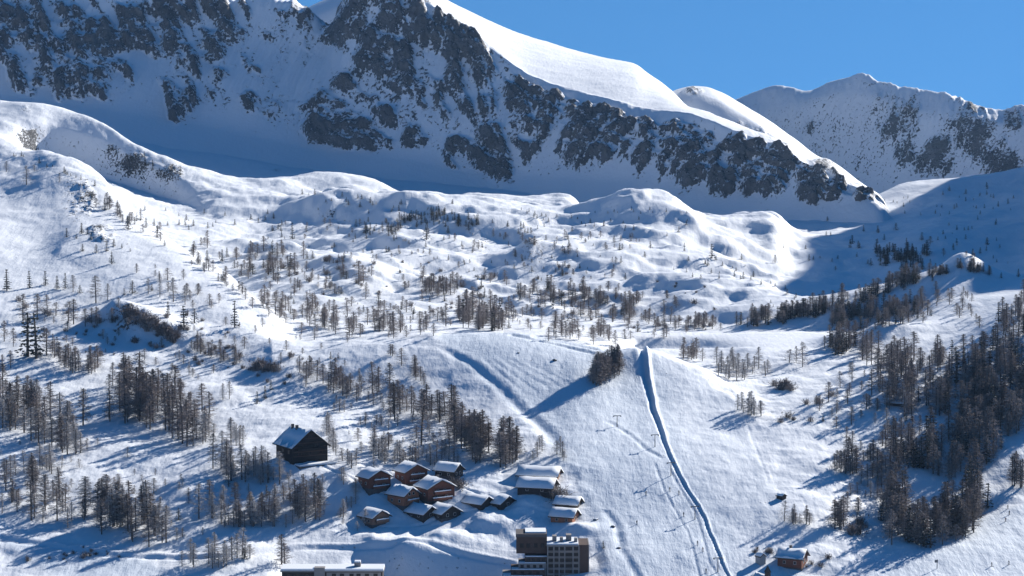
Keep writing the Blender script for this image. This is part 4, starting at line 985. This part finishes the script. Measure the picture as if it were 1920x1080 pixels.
# ------------------------------------------------------------------ build them
NAME = {'larch': 'larch_tree', 'frost': 'larch_tree', 'pine': 'pine_tree', 'bush': 'bush'}
CAT = {'larch': 'larch', 'frost': 'larch', 'pine': 'pine', 'bush': 'bush'}
byname = {}
for P_ in PLANTS:
    uu_, vv_ = P_[4], P_[5]
    vis = -15 < uu_ < 1935 and vv_ - P_[3] < 1080
    byname.setdefault(NAME[P_[0]], []).append((P_[3] if vis else 0, P_))
single = {}
rest = {}
for nm, lst in byname.items():
    lst.sort(key=lambda t: -t[0])
    lim = 300
    for i, (s_, P_) in enumerate(lst):
        (single if i < lim else rest).setdefault(nm, []).append(P_)
trg = np.random.default_rng(31)
members = {}
for nm in single:
    for P_ in single[nm]: members.setdefault((P_[6], nm), []).append(P_)
def kindfix(label, kind, cl_kind):
    """a grove can hold a second kind of tree: say so"""
    for a_, b_ in (('frosted larch', 'tree'), ('larch', 'tree'), ('tree', 'tree')):
        pass
    return label
for (cl, nm), lst in members.items():
    lab = CLUSTERS[cl]
    want = CAT[lst[0][0]]
    have = 'larch' if 'larch' in lab else 'pine' if 'pine' in lab else 'bush' if 'bush' in lab else 'tree'
    if have != want: lab = lab.replace(have, 'evergreen pine' if want == 'pine' else want, 1).replace('frosted bare evergreen', 'evergreen').replace('bare evergreen', 'evergreen').replace('dark evergreen pine', 'dark evergreen pine')
    us_ = sorted(q[4] for q in lst); vs2_ = sorted(q[5] for q in lst); nL = len(lst)
    def where(q):
        if nL < 8: return ''
        h_ = 'left' if q[4] < us_[nL // 3] else 'right' if q[4] >= us_[2 * nL // 3] else 'middle'
        r_ = 'front' if q[5] >= vs2_[nL // 2] else 'rear'
        return ', %s %s part' % (r_, h_)
    special = {}
    if len(lst) > 1:
        s = sorted(lst, key=lambda q: -q[3]); special[id(s[0])] = 'tallest '
        l_ = min((q for q in lst if id(q) not in special), key=lambda q: q[4]); special[id(l_)] = 'leftmost '
        if len(lst) > 2:
            r_ = max((q for q in lst if id(q) not in special), key=lambda q: q[4]); special[id(r_)] = 'rightmost '
        if len(lst) > 3:
            f_ = max((q for q in lst if id(q) not in special), key=lambda q: q[5]); special[id(f_)] = 'lowest standing '
    for P_ in lst:
        kind, p, h, hpx = P_[0], P_[1], P_[2], P_[3]
        tm, cm, one = TREE_ME[kind][trg.integers(len(TREE_ME[kind]))]
        rz = trg.uniform(0, 6.28); wd = trg.uniform(.85, 1.25) * (1.35 if hpx < 34 else 1.0)
        lb = special.get(id(P_), '') + lab + ('' if id(P_) in special else where(P_))
        gp = None if (id(P_) in special or len(lst) == 1) else 'alike: ' + lb
        if tm is not None and hpx > 24:
            t = empty(nm, p, rz); t.scale = (h * wd, h * wd, h)
            link('trunk', tm, t); link('crown', cm, t)
        else:
            t = link(nm, one, None, p); t.rotation_euler = (0, 0, rz); t.scale = (h * wd, h * wd, h)
        tag(t, lb, CAT[kind], gp)
for nm, lst in rest.items():
    vs_, fs_, fm_ = [], [], []; off = 0
    mats = [M_TWIG, M_FROST, M_NEEDLE, M_SNOWCAP, M_BARK]
    for P_ in lst:
        kind, p, h = P_[0], P_[1], P_[2]
        one = TREE_ME[kind][trg.integers(len(TREE_ME[kind]))][2]
        n = len(one.vertices); co = np.empty(n * 3, np.float32); one.vertices.foreach_get('co', co); co = co.reshape(-1, 3)
        rz = trg.uniform(0, 6.28); c_, s_ = math.cos(rz), math.sin(rz); wd = trg.uniform(.9, 1.3) * (1.45 if P_[3] < 30 else 1.05)
        q = np.stack([(co[:, 0] * c_ - co[:, 1] * s_) * h * wd + p.x, (co[:, 0] * s_ + co[:, 1] * c_) * h * wd + p.y, co[:, 2] * h + p.z], -1)
        vs_.append(q)
        mi = [mats.index(m) for m in one.materials]
        for pl in one.polygons:
            fs_.append([i + off for i in pl.vertices]); fm_.append(mi[pl.material_index])
        off += n
    me = bpy.data.meshes.new(nm.replace('_tree', '_woods')); me.from_pydata(np.concatenate(vs_).tolist(), [], fs_)
    for m in mats: me.materials.append(m)
    me.polygons.foreach_set('material_index', fm_); me.update()
    o = link(nm.replace('_tree', '_woods'), me); tag(o, 'scattered distant %s stands across the upper valley' % CAT[lst[0][0]], 'woods', None, 'stuff')
print('PLANTS', {k: (len(single.get(k, [])), len(rest.get(k, []))) for k in byname})
# ------------------------------------------------------------------ lift, skiers, boulders
def pylon(u, v, h, label):
    p = ground(u, v)
    t = empty('lift_pylon', p, R(12)); tag(t, label, 'lift pylon')
    r0, r1 = .22, .15
    v_ = [(r * math.cos(a * math.pi / 4), r * math.sin(a * math.pi / 4), z) for r, z in ((r0, -1), (r1, h)) for a in range(8)]
    f_ = [(i, (i + 1) % 8, 8 + (i + 1) % 8, 8 + i) for i in range(8)] + [tuple(range(8, 16))]
    mesh_obj('pole', v_, f_, M_METAL, t)
    bx('crossarm', (-1.7, 1.7, -.13, .13, h + .003, h + .3), M_METAL, t)
    for s in (-1.55, 1.55): bx('sheave', (s - .12, s + .12, -.7, .7, h - .25, h - .003), M_METAL, t)
pylon(1258, 892, 5.2, 'upper drag lift pylon left of the ditch on the ski run')
pylon(1303, 974, 5.0, 'lower drag lift pylon left of the ditch on the ski run')
pylon(1346, 1072, 5.0, 'drag lift pylon nearest the lower edge beside the ditch')
pylon(1157, 800, 4.6, 'small lift pylon on the ski run under the blue knoll')
pylon(1228, 838, 5.0, 'drag lift pylon high on the run close to the ditch bend')

M_JACK = {c: m_simple('jacket_' + c, col, .8, .15, 3) for c, col in (('navy', (.02, .025, .05)), ('red', (.22, .03, .03)), ('black', (.015, .015, .017)))}
M_TROU = m_simple('dark_trousers', (.02, .02, .024), .8, .15, 3)
M_SKIN = m_simple('skin', (.45, .27, .2), .6, .05, 3)
M_SKI = m_simple('ski', (.1, .1, .12), .4, .1, 3)
def person_mesh():
    """one continuous body grown from a skeleton: crouched skier, arms forward with poles"""
    J = {'hip': (0, 0, .86, .135), 'chest': (0, -.10, 1.24, .165), 'neck': (0, -.14, 1.45, .065), 'head': (0, -.17, 1.58, .10), 'top': (0, -.17, 1.70, .085)}
    E_ = [('hip', 'chest'), ('chest', 'neck'), ('neck', 'head'), ('head', 'top')]
    for s, n in ((-1, 'l'), (1, 'r')):
        J['th' + n] = (.11 * s, -.01, .80, .10); J['kn' + n] = (.13 * s, -.12, .47, .075); J['an' + n] = (.13 * s, .03, .1, .055); J['ft' + n] = (.13 * s, -.16, .05, .05)
        J['sh' + n] = (.2 * s, -.1, 1.33, .075); J['el' + n] = (.3 * s, -.06, 1.07, .055); J['ha' + n] = (.27 * s, -.32, .98, .045)
        E_ += [('hip', 'th' + n), ('th' + n, 'kn' + n), ('kn' + n, 'an' + n), ('an' + n, 'ft' + n), ('chest', 'sh' + n), ('sh' + n, 'el' + n), ('el' + n, 'ha' + n)]
    ks = list(J)
    me = bpy.data.meshes.new('skeleton'); me.from_pydata([J[k][:3] for k in ks], [(ks.index(a), ks.index(b)) for a, b in E_], [])
    o = bpy.data.objects.new('skeleton', me); C.objects.link(o)
    sk = o.modifiers.new('skin', 'SKIN')
    for i, k in enumerate(ks):
        r = J[k][3]; me.skin_vertices[0].data[i].radius = (r, r); me.skin_vertices[0].data[i].use_root = (k == 'hip')
    o.modifiers.new('sub', 'SUBSURF').levels = 1
    bpy.context.view_layer.update()
    dg = bpy.context.evaluated_depsgraph_get()
    m2 = bpy.data.meshes.new_from_object(o.evaluated_get(dg)); m2.name = 'person'
    bpy.data.objects.remove(o)
    return m2
PBASE = person_mesh()
PM = {}
for c in M_JACK:
    m = PBASE.copy(); m.materials.clear()
    for x in (M_TROU, M_JACK[c], M_SKIN): m.materials.append(x)
    for pl in m.polygons:
        z = pl.center.z; pl.material_index = 0 if z < .88 else 1 if z < 1.47 else (2 if pl.center.y < -.2 and z < 1.62 else 0)
        pl.use_smooth = True
    PM[c] = m
SKI = bpy.data.meshes.new('ski'); g = box_geo(-.05, .05, -.95, .8, -.03, .0); SKI.from_pydata(g[0], [], g[1]); SKI.materials.append(M_SKI)
POLE = bpy.data.meshes.new('pole'); g = box_geo(-.012, .012, -.012, .012, 0, 1.15); POLE.from_pydata(g[0], [], g[1]); POLE.materials.append(M_SKI)
def skier(u, v, c, rz, label):
    p = ground(u, v)
    t = link('person', PM[c], None, (p.x, p.y, p.z + .03)); t.rotation_euler = (0, 0, R(rz)); tag(t, label, 'person')
    for s in (-.13, .13): link('ski', SKI, t, (s, 0, .012))
    for s in (-.27, .27): link('ski_pole', POLE, t, (s, -.34, .0))
skier(1256, 921, 'black', 200, 'skier in black on the drag lift track below the upper pylon')
skier(1273, 927, 'navy', 190, 'skier in navy beside the ditch, right of a second skier below the upper pylon')
skier(1282, 968, 'navy', 200, 'skier in navy on the track just left of the lower pylon')
skier(1308, 1022, 'black', 190, 'skier in black riding up below the lower pylon')
skier(1318, 1034, 'red', 195, 'skier in a red jacket riding up below the lower pylon')
skier(1324, 1074, 'navy', 200, 'skier in navy on the lift track at the lower edge')
skier(1211, 928, 'black', 30, 'lone skier in black descending the wide ski run')
skier(1194, 983, 'navy', 20, 'lone skier in navy on the ski run level with the tower')
skier(1890, 954, 'black', -60, 'skier in black, highest of the three by the forest corner')
skier(1893, 965, 'navy', -50, 'skier in navy, middle of the three by the forest corner')
skier(1886, 978, 'red', -60, 'skier in a red jacket, lowest of three by the forest corner')
skier(1860, 1062, 'black', -70, 'skier in black on the bottom piste, left of another')
skier(1892, 1059, 'navy', -70, 'skier in navy on the bottom piste near the right edge')
# post with a board at the bottom piste
p = ground(1757, 1066); t = empty('sign_post', p, R(20)); tag(t, 'small grey post with a board beside the bottom piste', 'sign')
bx('post', (-.09, .09, -.09, .09, -1, 3.4), M_METAL, t); bx('board', (-1.1, .25, -.14, -.093, 2.3, 3.3), M_METAL, t)

def boulder(u, v, s, label, group=None):
    p = ground(u, v)
    bm = bmesh.new(); bmesh.ops.create_icosphere(bm, subdivisions=2, radius=1)
    sd = hr.uniform(0, 50)
    for w_ in bm.verts:
        n = float(perlin(np.array([w_.co.x * 1.3 + sd]), np.array([w_.co.y * 1.3 + w_.co.z * 1.7 + sd]))[0])
        w_.co *= 1 + .4 * n; w_.co.z *= .75
    me = bpy.data.meshes.new('boulder'); bm.to_mesh(me); bm.free()
    me.materials.append(M_STONE); me.materials.append(M_ROOFSNOW)
    for pl in me.polygons: pl.material_index = 1 if pl.normal.z > .72 else 0
    o = link('boulder', me, None, (p.x, p.y, p.z + .15 * s)); o.scale = (s, s * .8, s * .8); o.rotation_euler = (0, 0, hr.uniform(0, 6)); tag(o, label, 'boulder', group)
for (u, v, s, lb) in [(1117, 975, 1.0, 'dark boulder at the bend of the bank right of the orange red house'),
                      (1149, 988, .9, 'dark boulder on the left rim of the ski run above the tower'), (1160, 1028, .8, 'lowest dark boulder on the run edge right of the tower'),
                      (1040, 676, 1.2, 'largest dark boulder poking out of the upper ski run'), (972, 662, .7, 'small dark boulder on the upper ski run left of the larger one')]:
    boulder(u, v, s, lb)
